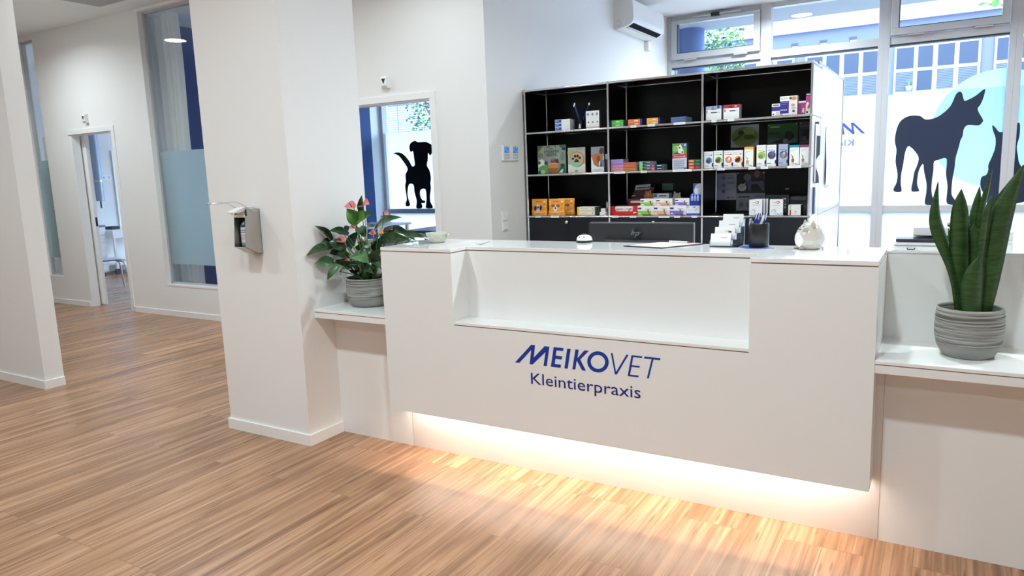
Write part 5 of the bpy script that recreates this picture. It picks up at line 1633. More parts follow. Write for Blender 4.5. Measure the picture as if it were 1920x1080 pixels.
random.seed(4)
AX, AY, AZ = -0.303, 0.236, 0.7465
an = thing('potted_anthurium', 'potted anthurium with salmon pink flowers beside the white pillar', 'plant', (AX, AY, AZ))
pot(an, 0.128, 0.158, 0.143, False)
LEAVES = [((-0.492, 0.159, 1.116), (-0.492, 0.043, 1.202), 0.044, 0), ((-0.442, 0.24, 1.136), (-0.492, 0.141, 1.164), 0.052, 0), ((-0.492, 0.275, 1.153), (-0.458, 0.28, 1.178), 0.04, 0), ((-0.464, 0.14, 1.073), (-0.492, -0.033, 1.046), 0.063, 0), ((-0.492, 0.176, 1.098), (-0.492, 0.048, 1.079), 0.055, 0), ((-0.411, 0.18, 1.056), (-0.492, 0.137, 1.039), 0.059, 0), ((-0.452, 0.12, 0.996), (-0.492, 0.022, 0.997), 0.06, 1), ((-0.399, 0.1, 0.978), (-0.447, 0.06, 0.903), 0.04, 1), ((-0.355, 0.22, 1.203), (-0.382, 0.18, 1.286), 0.074, 2), ((-0.383, 0.24, 1.202), (-0.208, 0.2, 1.259), 0.07, 2), ((-0.362, 0.28, 1.25), (-0.318, 0.24, 1.356), 0.04, 0), ((-0.424, 0.32, 1.17), (-0.352, 0.28, 1.114), 0.059, 0), ((-0.283, 0.3, 1.166), (-0.059, 0.26, 1.232), 0.053, 1), ((-0.241, 0.32, 1.151), (0.009, 0.28, 1.107), 0.063, 0), ((-0.246, 0.28, 1.092), (0.005, 0.24, 1.114), 0.07, 0), ((-0.066, 0.35, 1.115), (0.089, 0.31, 1.111), 0.037, 1), ((-0.295, 0.12, 1.04), (-0.153, 0.08, 1.001), 0.081, 1), ((-0.492, 0.215, 1.024), (-0.377, 0.18, 0.994), 0.044, 0), ((-0.492, 0.183, 0.987), (-0.387, 0.2, 0.952), 0.037, 0), ((-0.449, 0.17, 0.935), (-0.329, 0.13, 0.96), 0.026, 0), ((-0.238, 0.18, 0.953), (-0.121, 0.14, 1.08), 0.07, 0), ((-0.181, 0.16, 1.019), (-0.105, 0.12, 0.97), 0.059, 0), ((-0.492, 0.294, 1.056), (-0.395, 0.26, 1.122), 0.059, 0), ((-0.422, 0.22, 0.917), (-0.336, 0.18, 0.92), 0.022, 0), ((-0.216, 0.12, 0.972), (-0.125, 0.08, 0.949), 0.037, 0), ((-0.408, 0.34, 1.046), (-0.431, 0.3, 1.09), 0.052, 0), ((-0.363, 0.38, 1.145), (-0.254, 0.34, 1.196), 0.044, 0), ((-0.302, 0.26, 1.03), (-0.2, 0.22, 1.011), 0.052, 1), ((-0.389, 0.14, 1.074), (-0.452, 0.1, 1.11), 0.066, 0), ((-0.389, 0.16, 1.085), (-0.44, 0.12, 1.075), 0.059, 0), ((-0.458, 0.28, 1.078), (-0.36, 0.24, 1.157), 0.055, 0), ((-0.297, 0.32, 1.104), (-0.173, 0.28, 1.146), 0.059, 0), ((-0.2, 0.15, 1.077), (-0.243, 0.11, 1.049), 0.044, 0), ((-0.157, 0.14, 0.997), (-0.184, 0.1, 0.944), 0.044, 0), ((-0.458, 0.22, 1.144), (-0.49, 0.18, 1.161), 0.044, 0), ((-0.283, 0.32, 1.057), (-0.315, 0.28, 1.088), 0.059, 0), ((-0.302, 0.3, 1.039), (-0.211, 0.26, 1.098), 0.059, 0), ((-0.331, 0.18, 0.973), (-0.362, 0.14, 0.983), 0.037, 0), ((-0.381, 0.32, 1.15), (-0.272, 0.28, 1.181), 0.044, 0)]
LEAVES += [((-0.34, 0.16, 0.93), (-0.29, 0.11, 0.955), 0.05, 0), ((-0.27, 0.15, 0.93), (-0.20, 0.11, 0.96), 0.055, 0), ((-0.40, 0.21, 0.96), (-0.46, 0.17, 1.0), 0.05, 0), ((-0.33, 0.22, 1.0), (-0.27, 0.17, 1.05), 0.06, 0), ((-0.22, 0.22, 1.0), (-0.15, 0.17, 1.045), 0.06, 0), ((-0.37, 0.26, 1.03), (-0.33, 0.22, 1.09), 0.055, 0), ((-0.25, 0.25, 1.05), (-0.19, 0.22, 1.11), 0.06, 0), ((-0.21, 0.3, 1.10), (-0.09, 0.27, 1.135), 0.06, 0), ((-0.10, 0.3, 1.12), (0.055, 0.29, 1.125), 0.05, 0)]
LM = [LEAF_D, LEAF_D, LEAF_M]
LEAF_G = leaf_material('soft_green_leaf', srgb(44, 84, 44), srgb(74, 116, 66), 0.25)
stems = MB()
for i, (bs, tp, wd, sh) in enumerate(LEAVES):
    mb = MB()
    rel = lambda p: (p[0] - AX, p[1] - AY, p[2] - AZ)
    up = (0.50 + random.uniform(-0.2, 0.2), -0.62, 0.50 + random.uniform(-0.25, 0.25))
    leaf(mb, rel(bs), rel(tp), wd, [LEAF_D, LEAF_G, LEAF_M][sh], True, random.uniform(0.1, 0.3), random.uniform(0.1, 0.2), up)
    mb.build('leaf', an, recalc=False)
    b0 = rel(bs)
    r0 = (b0[0] * 0.22 + random.uniform(-0.02, 0.02), b0[1] * 0.22 + random.uniform(-0.02, 0.02), 0.138)
    md = (b0[0] * 0.5, b0[1] * 0.5, 0.138 + (b0[2] - 0.138) * 0.62)
    stems.tube([r0, md, b0], [0.0032, 0.0028, 0.0022], STEM if i % 3 else LEAF_D, 7)
FL = [((-0.349, 0.18, 1.295), 0.052, 0, 1), ((-0.241, 0.18, 1.304), 0.058, 0, -1), ((-0.152, 0.24, 1.246), 0.044, 0, -1), ((-0.402, 0.14, 1.113), 0.042, 0, 1), ((-0.15, 0.18, 1.151), 0.050, 1, -1), ((-0.257, 0.24, 1.145), 0.03, 0, 1), ((-0.231, 0.14, 1.119), 0.028, 0, -1), ((-0.174, 0.3, 1.16), 0.03, 0, -1), ((-0.38, 0.16, 1.002), 0.018, 0, 1), ((-0.436, 0.28, 1.173), 0.03, 0, 1)]
for c, wd, kind, sg in FL:
    c = (c[0] - AX, c[1] - AY, c[2] - AZ)
    mb = MB()
    L = wd * 0.95
    leaf(mb, (c[0] + sg * L * 0.45, c[1] + 0.006, c[2] - L * 0.16), (c[0] - sg * L * 0.72, c[1] - 0.012, c[2] + L * 0.06), wd * 1.12, SPATHEO if kind else SPATHE, True, -0.5, 0.34, (0.30 * sg + 0.2, -0.55, 0.80), 10, 6)
    fo = mb.build('flower', an, recalc=False)
    sp = MB()
    sp.tube([(c[0] + sg * L * 0.30, c[1] - 0.006, c[2]), (c[0] + sg * L * 0.22, c[1] - 0.014, c[2] + wd * 0.25), (c[0] + sg * L * 0.10, c[1] - 0.016, c[2] + wd * 0.48)], [0.003, 0.003, 0.0016], SPADIX, 8)
    sp.build('spadix', fo)
    stems.tube([(c[0] * 0.2, c[1] * 0.2, 0.138), (c[0] * 0.6, c[1] * 0.6, 0.138 + (c[2] - 0.138) * 0.6), (c[0] + sg * L * 0.40, c[1] + 0.004, c[2] - L * 0.08)], [0.003, 0.0026, 0.0022], STEM, 7)
stems.build('stems', an)

SXP, SYP = 2.5315, 0.205
sn = thing('potted_snake_plant', 'tall snake plant in a grey ribbed pot on the right side shelf', 'plant', (SXP, SYP, 0.7465))
pot(sn, 0.1065, 0.176, 0.150)
SL = dict(
    a=[((2.505, 0.19, 0.922), 0.024), ((2.478, 0.19, 1.044), 0.040), ((2.435, 0.19, 1.176), 0.064), ((2.415, 0.19, 1.253), 0.047), ((2.412, 0.19, 1.363), 0.004)],
    b=[((2.514, 0.2, 0.92), 0.047), ((2.501, 0.2, 1.051), 0.070), ((2.492, 0.2, 1.197), 0.068), ((2.486, 0.2, 1.28), 0.048), ((2.483, 0.2, 1.336), 0.003)],
    c=[((2.543, 0.26, 0.911), 0.028), ((2.531, 0.26, 1.086), 0.042), ((2.53, 0.26, 1.206), 0.039), ((2.534, 0.26, 1.283), 0.026), ((2.538, 0.26, 1.341), 0.003)],
    d=[((2.554, 0.24, 0.916), 0.019), ((2.548, 0.24, 1.103), 0.02), ((2.552, 0.24, 1.242), 0.032), ((2.563, 0.24, 1.331), 0.028), ((2.572, 0.24, 1.409), 0.003)],
    e=[((2.57, 0.2, 0.924), 0.044), ((2.580, 0.2, 1.026), 0.066), ((2.592, 0.2, 1.184), 0.078), ((2.610, 0.2, 1.285), 0.066), ((2.656, 0.2, 1.413), 0.006)],
    f=[((2.557, 0.17, 0.929), 0.028), ((2.559, 0.17, 1.084), 0.045), ((2.566, 0.17, 1.22), 0.047), ((2.572, 0.17, 1.287), 0.034), ((2.576, 0.17, 1.324), 0.003)],
    g=[((2.542, 0.14, 0.931), 0.060), ((2.539, 0.14, 0.998), 0.076), ((2.543, 0.14, 1.06), 0.06), ((2.547, 0.14, 1.115), 0.006)],
    h=[((2.507, 0.25, 0.911), 0.019), ((2.492, 0.25, 1.015), 0.033), ((2.471, 0.25, 1.122), 0.042), ((2.452, 0.25, 1.196), 0.004)],
    i=[((2.536, 0.23, 0.916), 0.037), ((2.532, 0.23, 1.048), 0.056), ((2.528, 0.23, 1.16), 0.047), ((2.528, 0.23, 1.215), 0.004)])
ROTS = dict(a=0.5, b=0.1, c=-0.3, d=0.6, e=-0.35, f=0.8, g=0.15, h=0.9, i=-0.7)
for key, pts in SL.items():
    mb = MB()
    ctl = [(Vector(p) - Vector((SXP, SYP, 0.7465)), w_) for p, w_ in pts]
    # keep the leaf foot inside the pot and sunk into the soil
    f0 = ctl[0][0]
    ctl[0] = (Vector((f0.x, f0.y, 0.142)), ctl[0][1])
    dense = []
    n = len(ctl)
    for i in range(n - 1):
        p0, p1, p2, p3 = ctl[max(0, i - 1)], ctl[i], ctl[i + 1], ctl[min(n - 1, i + 2)]
        for k in range(6):
            t = k / 6
            cr_ = lambda a, b_, c_, d_: 0.5 * ((2 * b_) + (c_ - a) * t + (2 * a - 5 * b_ + 4 * c_ - d_) * t * t + (3 * b_ - a - 3 * c_ + d_) * t ** 3)
            dense.append((cr_(p0[0], p1[0], p2[0], p3[0]), max(0.003, cr_(p0[1], p1[1], p2[1], p3[1]))))
    dense.append(ctl[-1])
    rt = ROTS[key]
    sd = Vector((math.cos(rt + 0.35), math.sin(rt + 0.35), 0))
    nm = Vector((math.sin(rt + 0.35), -math.cos(rt + 0.35), 0))
    rows = []
    for p, w_ in dense:
        w_ = w_ * (1.0 + 0.12 * abs(rt))
        ring = []
        for u in (-1, -0.6, -0.2, 0.2, 0.6, 1):
            ring.append(p + sd * (u * w_ / 2) - nm * (abs(u) ** 2 * w_ * 0.22))
        for u in (0.6, 0.2, -0.2, -0.6):
            ring.append(p + sd * (u * w_ / 2) - nm * (abs(u) ** 2 * w_ * 0.22 + min(0.004, w_ * 0.12)))
        rows.append(ring)
    mb.grid(rows, SNAKE, True)
    mb.build('leaf', sn)

# ------------------------------------------------------------------ wall fixtures
# disinfectant dispenser on the pillar
PX0, PX1, PYW = -0.842, -0.753, -0.0967
ds = thing('disinfectant_dispenser', 'steel wall dispenser with long wire lever on the white pillar', 'dispenser', (-0.797, PYW, 1.06))


def at_ds(mb, name, bevel=0.0):
    o = mb.build(name, ds, bevel=bevel)
    o.matrix_parent_inverse = Matrix.Translation((0.797, -PYW, -1.06))
    return o


sp = [(PYW, 1.305), (PYW - 0.094, 1.305), (PYW - 0.112, 1.105), (PYW - 0.04, 1.066), (PYW, 1.062)]
b = MB()
b.prism_x(sp, PX1 - 0.0015, PX1, STEEL)
b.prism_x(sp, PX0, PX0 + 0.0015, STEEL)
b.box(PX0, PYW - 0.003, 1.062, PX1, PYW, 1.305, STEEL)
b.prism_x([(PYW - 0.112, 1.105), (PYW - 0.04, 1.066), (PYW, 1.062), (PYW, 1.064), (PYW - 0.04, 1.068), (PYW - 0.111, 1.107)], PX0, PX1, STEEL)
at_ds(b, 'steel_housing')
b = MB()
b.box(PX0 + 0.002, PYW - 0.098, 1.262, PX1 - 0.002, PYW - 0.004, 1.276, WHITEPL)
b.box(PX0 + 0.022, PYW - 0.094, 1.276, PX1 - 0.016, PYW - 0.05, 1.292, WHITEPL)
b.prism_x([(PYW - 0.02, 1.318), (PYW - 0.09, 1.316), (PYW - 0.155, 1.296), (PYW - 0.155, 1.288), (PYW - 0.09, 1.294), (PYW - 0.02, 1.298)], PX0 + 0.020, PX1 - 0.010, WHITEPL)
b.tube([(PX0 + 0.047, PYW - 0.146, 1.290), (PX0 + 0.047, PYW - 0.146, 1.280)], 0.004, WHITEPL, 10)
at_ds(b, 'pump_head', 0.003)
b = MB()
for x in (PX0 - 0.004, PX1 + 0.003):
    b.tube([(x, PYW - 0.02, 1.290), (x, PYW - 0.045, 1.296), (x, PYW - 0.135, 1.343), (x, PYW - 0.16, 1.348), (x + (0.004 if x < -0.8 else -0.004), PYW - 0.26, 1.345)], 0.0028, CHROME, 8)
b.tube([(PX0, PYW - 0.26, 1.345), (PX0 + 0.02, PYW - 0.268, 1.345), (PX1 - 0.02, PYW - 0.268, 1.345), (PX1 - 0.001, PYW - 0.26, 1.345)], 0.0028, CHROME, 8)
at_ds(b, 'wire_lever')
b = MB()
b.box(PX1 - 0.002, PYW - 0.094, 1.27, PX1 + 0.004, PYW - 0.088, 1.305, BLACK)
at_ds(b, 'lever_pivot')
t = thing('disinfectant_bottle', 'teal bottle with white label inside the wall dispenser', 'bottle', (-0.797, PYW - 0.052, 1.098))
b = MB()
TEAL = principled('teal_bottle_plastic', srgb(70, 128, 136), 0.25)
b.lathe([(0.0001, 0.0), (0.038, 0.0), (0.040, 0.004), (0.040, 0.112), (0.034, 0.132), (0.016, 0.145), (0.015, 0.162), (0.0001, 0.162)], TEAL, 32, sx=0.92, sy=0.92)
b.build('bottle_body', t)
b = MB()
rows = [[(0.0375 * math.sin(a), -0.0375 * math.cos(a), z) for a in [-1.0 + 2.0 * k / 10 for k in range(11)]] for z in (0.020, 0.112)]
b.grid(rows, paint(216, 222, 226, 0.5))
for z0, z1, c in ((0.113, 0.122, (40, 66, 90)), (0.094, 0.099, (110, 120, 140)), (0.084, 0.088, (60, 80, 110)), (0.068, 0.071, (150, 156, 164)), (0.058, 0.061, (150, 156, 164)), (0.048, 0.051, (150, 156, 164)), (0.024, 0.029, (40, 60, 90))):
    rows = [[(0.0379 * math.sin(a), -0.0379 * math.cos(a), z) for a in [-0.7 + 1.4 * k / 8 for k in range(9)]] for z in (z0, z1)]
    b.grid(rows, paint(*c, 0.5))
b.build('bottle_label', t, recalc=False)

# room controllers and switches on the partition wall
for yc, nm in ((2.328, 'left'), (2.468, 'right')):
    t = thing('room_controller', 'white wall controller with blue screen, %s of the pair' % nm, 'thermostat', (XP, yc, 1.607), group='wall controllers')
    b = MB()
    b.box(0, -0.053, -0.062, 0.020, 0.053, 0.062, WHITEPL)
    b.build('housing', t, bevel=0.004)
    b = MB()
    b.box(0.0195, -0.041, -0.002, 0.0212, 0.041, 0.050, principled('controller_screen', srgb(110, 156, 204), 0.2, emit=srgb(110, 160, 214), estr=0.25))
    b.box(0.0212, -0.03, 0.004, 0.0216, -0.012, 0.016, paint(60, 80, 120))
    b.box(0.0212, -0.004, 0.022, 0.0216, 0.012, 0.036, paint(70, 100, 150))
    b.build('screen', t)
    b = MB()
    b.box(0.0195, -0.041, -0.050, 0.0208, 0.041, -0.008, paint(196, 198, 202, 0.4))
    for yy in (-0.022, 0.004):
        b.box(0.0208, yy - 0.006, -0.034, 0.0216, yy + 0.006, -0.024, paint(236, 238, 240))
    b.box(0.0208, -0.012, 0.0525, 0.0212, 0.012, 0.056, paint(90, 94, 100))
    b.build('key_field', t)
t = thing('light_switch', 'white double light switch low on the partition wall', 'switch', (XP, 2.287, 1.058))
b = MB()
b.box(0, -0.043, -0.078, 0.010, 0.043, 0.078, WHITEPL)
b.build('frame', t, bevel=0.002)
for zc in (-0.036, 0.036):
    b = MB()
    b.prism_y([(0.010, zc - 0.029), (0.010, zc + 0.029), (0.013, zc + 0.029), (0.017, zc - 0.029)], -0.029, 0.029, WHITEPL)
    b.build('rocker', t, bevel=0.001)


def door_sensor(label, x, z):
    t = thing('motion_sensor', label, 'sensor', (x, YW, z), group='sensors above the doorways')
    b = MB()
    b.prism_x([(0, -0.046), (0, 0.050), (-0.034, 0.050), (-0.046, 0.038), (-0.046, -0.028), (-0.030, -0.050)], -0.030, 0.030, WHITEPL)
    b.build('housing', t, bevel=0.008, seg=3)
    b = MB()
    b.prism_y([(-0.022, 0.028), (0.018, 0.028), (-0.002, -0.016)], -0.0475, -0.0445, BLACK)
    b.build('lens', t)
    return t


door_sensor('white sensor with black triangle above the left doorway', -6.137, 2.236)
door_sensor('white sensor with black triangle above the doorway with the puppy', -1.640, 2.232)

# air conditioner and detector
ac = thing('air_conditioner', 'white wall air conditioner with open dark outlet near the ceiling', 'air conditioner', (XP, 5.12, 2.90))
Y0, Y1 = -0.47, 0.49
prof = [(0, 0.0), (0.04, 0.001), (0.13, 0.018), (0.185, 0.042), (0.212, 0.066), (0.218, 0.10), (0.216, 0.20), (0.205, 0.278), (0.17, 0.292), (0, 0.292)]
b = MB()
n = len(prof)
vs = [(x, Y0, z) for x, z in prof] + [(x, Y1, z) for x, z in prof]
b.add(vs, [tuple(range(n)), tuple(range(2 * n - 1, n - 1, -1))] + [(i, (i + 1) % n, n + (i + 1) % n, n + i) for i in range(n)], principled('ac_plastic', srgb(228, 226, 222), 0.35))
b.build('casing', ac, bevel=0.003)


def on_prof(s):
    # a point on the slanted underside, s from 0 (rear) to 1 (front edge)
    pts = prof[1:5]
    L = [math.dist(a, c) for a, c in zip(pts, pts[1:])]
    d = s * sum(L)
    for (a, c), l_ in zip(zip(pts, pts[1:]), L):
        if d <= l_:
            return (a[0] + (c[0] - a[0]) * d / l_, a[1] + (c[1] - a[1]) * d / l_)
        d -= l_
    return pts[-1]


def strip(mb, s0, s1, y0, y1, off, m):
    k = 6
    rows = []
    for i in range(k + 1):
        x, z = on_prof(s0 + (s1 - s0) * i / k)
        rows.append([(x + off * 0.4, y0, z - off), (x + off * 0.4, y1, z - off)])
    mb.grid(rows, m, smooth=False)


b = MB()
strip(b, 0.56, 0.90, Y0 + 0.05, Y1 - 0.05, 0.003, principled('outlet_black', srgb(8, 8, 10), 0.8, spec=0.1))
b.build('air_outlet', ac, recalc=False)
b = MB()
strip(b, 0.42, 0.48, Y0 + 0.04, Y1 - 0.06, 0.003, principled('outlet_black', srgb(8, 8, 10), 0.8))
b.build('lower_gap', ac, recalc=False)
b = MB()
strip(b, 0.485, 0.56, Y0 + 0.05, Y1 - 0.06, 0.010, principled('ac_plastic', srgb(228, 226, 222), 0.35))
b.build('louvre', ac, recalc=False)
b = MB()
for k in range(20):
    a0, a1 = 2 * math.pi * k / 20, 2 * math.pi * (k + 1) / 20
    if 0.6 < a0 < 5.4:
        b.tube([(0.055 - 0.028 * math.cos(a0) * 0.8, Y0 - 0.0004, 0.055 + 0.035 * math.sin(a0)), (0.055 - 0.028 * math.cos(a1) * 0.8, Y0 - 0.0004, 0.055 + 0.035 * math.sin(a1))], 0.0015, paint(150, 150, 152), 6)
b.build('side_cap', ac)
b = MB()
b.prism_z([(0, -0.055), (0.05, -0.045), (0.062, 0.0), (0.05, 0.045), (0, 0.055)], 0, 0.095, WHITEPL)
tag(b.build('motion_detector', loc=(XP, 5.60, 2.795), bevel=0.006), 'small white detector on the wall under the air conditioner', 'sensor')

# flush panel in the hall ceiling and the round lamps mirrored in the panes
b = MB()
b.box(-0.27, -0.27, -0.022, 0.27, 0.27, 0.0, principled('ceiling_panel_grey', srgb(196, 196, 197), 0.6))
b.box(-0.25, -0.25, -0.024, 0.25, 0.25, -0.021, principled('ceiling_panel_mesh', srgb(172, 172, 174), 0.7))
tag(b.build('ceiling_panel', loc=(-4.815, 1.50, CEIL)), 'grey square panel flush in the hall ceiling, top left', 'ceiling panel')
for x, y, nm in ((-6.09, 1.02, 'round white hall ceiling lamp, seen mirrored in the tall pane'), (0.79, 5.61, 'round white ceiling lamp near the street window, mirrored in the glass')):
    t = thing('ceiling_lamp', nm, 'lamp', (x, y, CEIL - 0.03))
    b = MB()
    b.lathe([(0.0001, 0.03), (0.13, 0.03), (0.14, 0.026), (0.14, 0.002), (0.125, 0.0)], WHITEPL, 36)
    b.build('housing', t)
    b = MB()
    b.disc((0, 0, 0.0012), 0.126, principled('lamp_diffuser', (1, 0.97, 0.92, 1), 0.6, emit=(1, 0.95, 0.87, 1), estr=LAMP_GLOW), 36)
    b.build('diffuser', t)

# papers and file pockets on the white cabinet and on the end of the shelf
b = MB()
rows = []
for j in range(9):
    v = j / 8
    rows.append([(CX1 + 0.004 + 0.016 * math.sin(v * 2.4) * v, 3.52 - 0.02 * v + u * 0.33, 1.725 - v * 0.465) for u in (0, 1)])
b.grid(rows, PAPER)
for k in range(9):
    z = 1.68 - k * 0.042
    v = (1.725 - z) / 0.465
    x = CX1 + 0.005 + 0.016 * math.sin(v * 2.4) * v
    b.face([(x, 3.58 - 0.02 * v, z), (x, 3.80 - 0.02 * v, z), (x, 3.80 - 0.02 * v, z + 0.008), (x, 3.58 - 0.02 * v, z + 0.008)], paint(176, 180, 196))
tag(b.build('paper_list', recalc=False), 'long curling paper list on the side of the white cabinet', 'paper', 'papers on the white cabinet')
b = MB()
b.box(CX1 + 0.0005, 3.95, 1.335, CX1 + 0.0025, 4.45, 1.640, PAPER)
for k in range(8):
    z = 1.60 - k * 0.032
    b.face([(CX1 + 0.003, 4.0, z), (CX1 + 0.003, 4.38, z), (CX1 + 0.003, 4.38, z + 0.008), (CX1 + 0.003, 4.0, z + 0.008)], paint(186, 190, 204))
tag(b.build('paper_sheet', recalc=False), 'shorter flat paper sheet on the white cabinet, nearer the window', 'paper', 'papers on the white cabinet')
xs_ = UX + 3 * UW + 0.0075
t = thing('file_pocket', 'narrow clear file pocket with papers on the shelf\'s right end', 'file holder', (xs_, 2.85, 1.30))
b = MB()
b.box(0.0, -0.085, 0.0, 0.003, 0.085, 0.43, ACRYL)
b.box(0.014, -0.085, 0.0, 0.016, 0.085, 0.33, ACRYL)
b.box(0.0, -0.085, -0.003, 0.016, 0.085, 0.0, ACRYL)
b.build('pocket', t)
b = MB()
b.box(0.004, -0.078, 0.01, 0.009, 0.078, 0.41, PAPER)
b.build('papers', t)
b = MB()
b.box(0.0, -0.07, -0.13, 0.012, -0.02, 0.06, paint(70, 84, 110, 0.4))
tag(b.build('key_tag', loc=(xs_, 2.83, 1.21), bevel=0.002), 'dark blue strip hanging below the file pocket on the shelf end', 'tag')

# ================================================================== rooms seen through the openings
# curtain behind the tall glazed slit
rows = []
for j in range(2):
    rows.append([])
nC = 150
pts = []
for k in range(nC + 1):
    u = k / nC
    pts.append((-5.36 + 0.62 * u, 2.36 + 0.042 * math.sin(u * 2 * math.pi * 5.2) + 0.012 * math.sin(u * 2 * math.pi * 14 + 1)))
b = MB()
b.grid([[(x + (0.012 * math.sin(j * 0.9)) * (k / nC), y, 3.27 - 3.17 * j / 12) for k, (x, y) in enumerate(pts)] for j in range(13)], CLOTH)
tag(b.build('curtain', recalc=False), 'pale grey pleated curtain behind the tall glass slit', 'curtain')

# treatment room behind the right doorway
t = thing('writing_desk', 'white desk below the blue wall in the puppy room', 'desk', (-4.95, 5.45, 0))
one_box(-0.44, -0.55, 0.72, 0.35, 0.55, 0.75, WHITEPL).build('desk_top', t, bevel=0.003)
for x, y in ((-0.40, -0.5), (0.30, -0.5), (-0.40, 0.5), (0.30, 0.5)):
    one_box(x - 0.02, y - 0.02, 0, x + 0.02, y + 0.02, 0.72, WHITEPL).build('leg', t)
b = MB()
b.box(-0.18, -0.12, 0, 0.18, 0.12, 0.012, paint(150, 160, 180))
tag(b.build('notebook', loc=(-4.98, 5.30, 0.75)), 'bluish notebook lying on the white desk in the puppy room', 'notebook')
t = thing('examination_table', 'dark edged examination table below the puppy silhouette', 'table', (-2.30, 4.15, 0))
one_box(-0.70, -0.32, 0.78, 0.70, 0.32, 0.825, principled('table_dark_edge', srgb(48, 60, 86), 0.35)).build('table_top', t, bevel=0.004)
one_box(-0.52, -0.24, 0.735, 0.60, 0.24, 0.78, STEEL).build('under_frame', t)
for x, y in ((-0.45, -0.2), (0.5, -0.2), (-0.45, 0.2), (0.5, 0.2)):
    b = MB()
    b.tube([(x, y, 0), (x, y, 0.735)], 0.022, STEEL, 12)
    b.build('leg', t)

# room behind the left doorway
def chair(label, x, y, rz, seat_col):
    t = thing('visitor_chair', label, 'chair', (x, y, 0), rz=rz, group='visitor chairs in the left room')
    m = paint(*seat_col, 0.35)
    rows = []
    for j in range(9):
        v = j / 8
        rows.append([(u * 0.215, -0.22 + 0.44 * v, 0.445 + 0.012 * u * u - (0.02 if j == 0 else 0.0)) for u in (-1, -0.6, -0.2, 0.2, 0.6, 1)])
    b = MB()
    b.grid(rows, m)
    b.grid([[(p[0], p[1], p[2] - 0.014) for p in r] for r in rows], m)
    o = b.build('seat', t, recalc=False)
    b = MB()
    rows = [[(u * (0.20 - 0.02 * v), 0.21 + 0.06 * v - 0.03 * (1 - u * u), 0.56 + 0.26 * v) for u in (-1, -0.6, -0.2, 0.2, 0.6, 1)] for v in (0, 0.25, 0.5, 0.75, 1)]
    b.grid(rows, m)
    b.grid([[(p[0], p[1] + 0.013, p[2]) for p in r] for r in rows], m)
    b.build('backrest', t, recalc=False)
    for sx_ in (-1, 1):
        b = MB()
        b.tube([(sx_ * 0.12, -0.10, 0.432), (sx_ * 0.17, -0.17, 0.42), (sx_ * 0.20, -0.20, 0.36), (sx_ * 0.235, -0.235, 0.0)], 0.011, CHROME, 10)
        b.build('leg', t)
        b = MB()
        b.tube([(sx_ * 0.12, 0.10, 0.432), (sx_ * 0.17, 0.16, 0.42), (sx_ * 0.20, 0.20, 0.36), (sx_ * 0.235, 0.245, 0.0)], 0.011, CHROME, 10)
        b.build('leg', t)
    b = MB()
    for sx_ in (-1, 1):
        b.tube([(sx_ * 0.10, 0.12, 0.432), (sx_ * 0.11, 0.215, 0.46), (sx_ * 0.12, 0.245, 0.62)], 0.010, CHROME, 8)
    b.build('back_frame', t)
    return t


chair('chair with chrome legs partly showing in the left doorway', -7.58, 2.93, math.radians(160), (196, 202, 210))
chair('white chair seen through the foot of the narrow glass slit', -8.95, 3.15, math.radians(30), (224, 228, 234))
t = thing('drawer_cabinet', 'white drawer cabinet with grey top in the left room', 'cabinet', (-9.76, 3.88, 0))
one_box(-0.22, -0.20, 0.04, 0.22, 0.20, 0.80, WHITEPL).build('body', t, bevel=0.003)
one_box(-0.235, -0.215, 0.80, 0.235, 0.215, 0.83, paint(120, 128, 142)).build('top', t, bevel=0.003)
for k in range(6):
    z = 0.06 + k * 0.122
    dr = one_box(0.22, -0.192, z, 0.236, 0.192, z + 0.114, WHITEPL).build('drawer', t, bevel=0.003)
    one_box(0.236, -0.05, z + 0.09, 0.244, 0.05, z + 0.098, paint(120, 128, 142)).build('handle', dr)
t = thing('rolling_table', 'white rolling table with lower shelf by the left room\'s wall', 'table', (-9.70, 4.50, 0))
one_box(-0.28, -0.36, 0.70, 0.28, 0.36, 0.74, WHITEPL).build('table_top', t, bevel=0.003)
one_box(-0.28, -0.36, 0.60, 0.28, 0.36, 0.70, WHITEPL).build('drawer_front', t, bevel=0.002)
one_box(-0.26, -0.34, 0.14, 0.26, 0.34, 0.18, WHITEPL).build('lower_shelf', t, bevel=0.003)
for x, y in ((-0.25, -0.33), (0.25, -0.33), (-0.25, 0.33), (0.25, 0.33)):
    lg = one_box(x - 0.018, y - 0.018, 0.09, x + 0.018, y + 0.018, 0.60, WHITEPL).build('leg', t)
    b = MB()
    b.tube([(x - 0.015, y, 0.045), (x + 0.015, y, 0.045)], 0.045, BLACK, 18)
    b.build('wheel', lg)
b = MB()
b.box(-0.10, -0.07, 0, 0.10, 0.07, 0.05, paint(24, 26, 34))
tag(b.build('black_device', loc=(-9.68, 4.30, 0.74), bevel=0.006), 'small black device on the white rolling table', 'device')
b = MB()
b.box(-0.13, -0.12, 0, 0.13, 0.12, 0.014, paint(110, 130, 170))
tag(b.build('notebook', loc=(-9.66, 4.66, 0.74)), 'bluish folder lying on the rolling table beside the black device', 'notebook')
t = thing('exhaust_hose', 'silver flexible exhaust hose hanging in the left room', 'hose', (-9.88, 4.27, 1.20))
b = MB()
ps, rs = [], []
for k in range(100):
    z = 0.02 + 2.06 * k / 99
    ps.append((0, 0, z))
    rs.append(0.062 + (0.004 if k % 2 else 0.0))
b.tube(ps, rs, principled('foil_hose', srgb(150, 162, 178), 0.5, 0.7), 20)
b.build('hose', t)
b = MB()
b.tube([(0, 0, 0.34), (0, 0, 0.37)], 0.070, STEEL, 20)
b.tube([(0, 0, -0.10), (0, 0, 0.03)], 0.012, BLACK, 10)
b.build('hose_end', t)
t = thing('wall_socket', 'white wall socket pair on the left room\'s far wall', 'socket', (X_W, 4.48, 1.61))
b = MB()
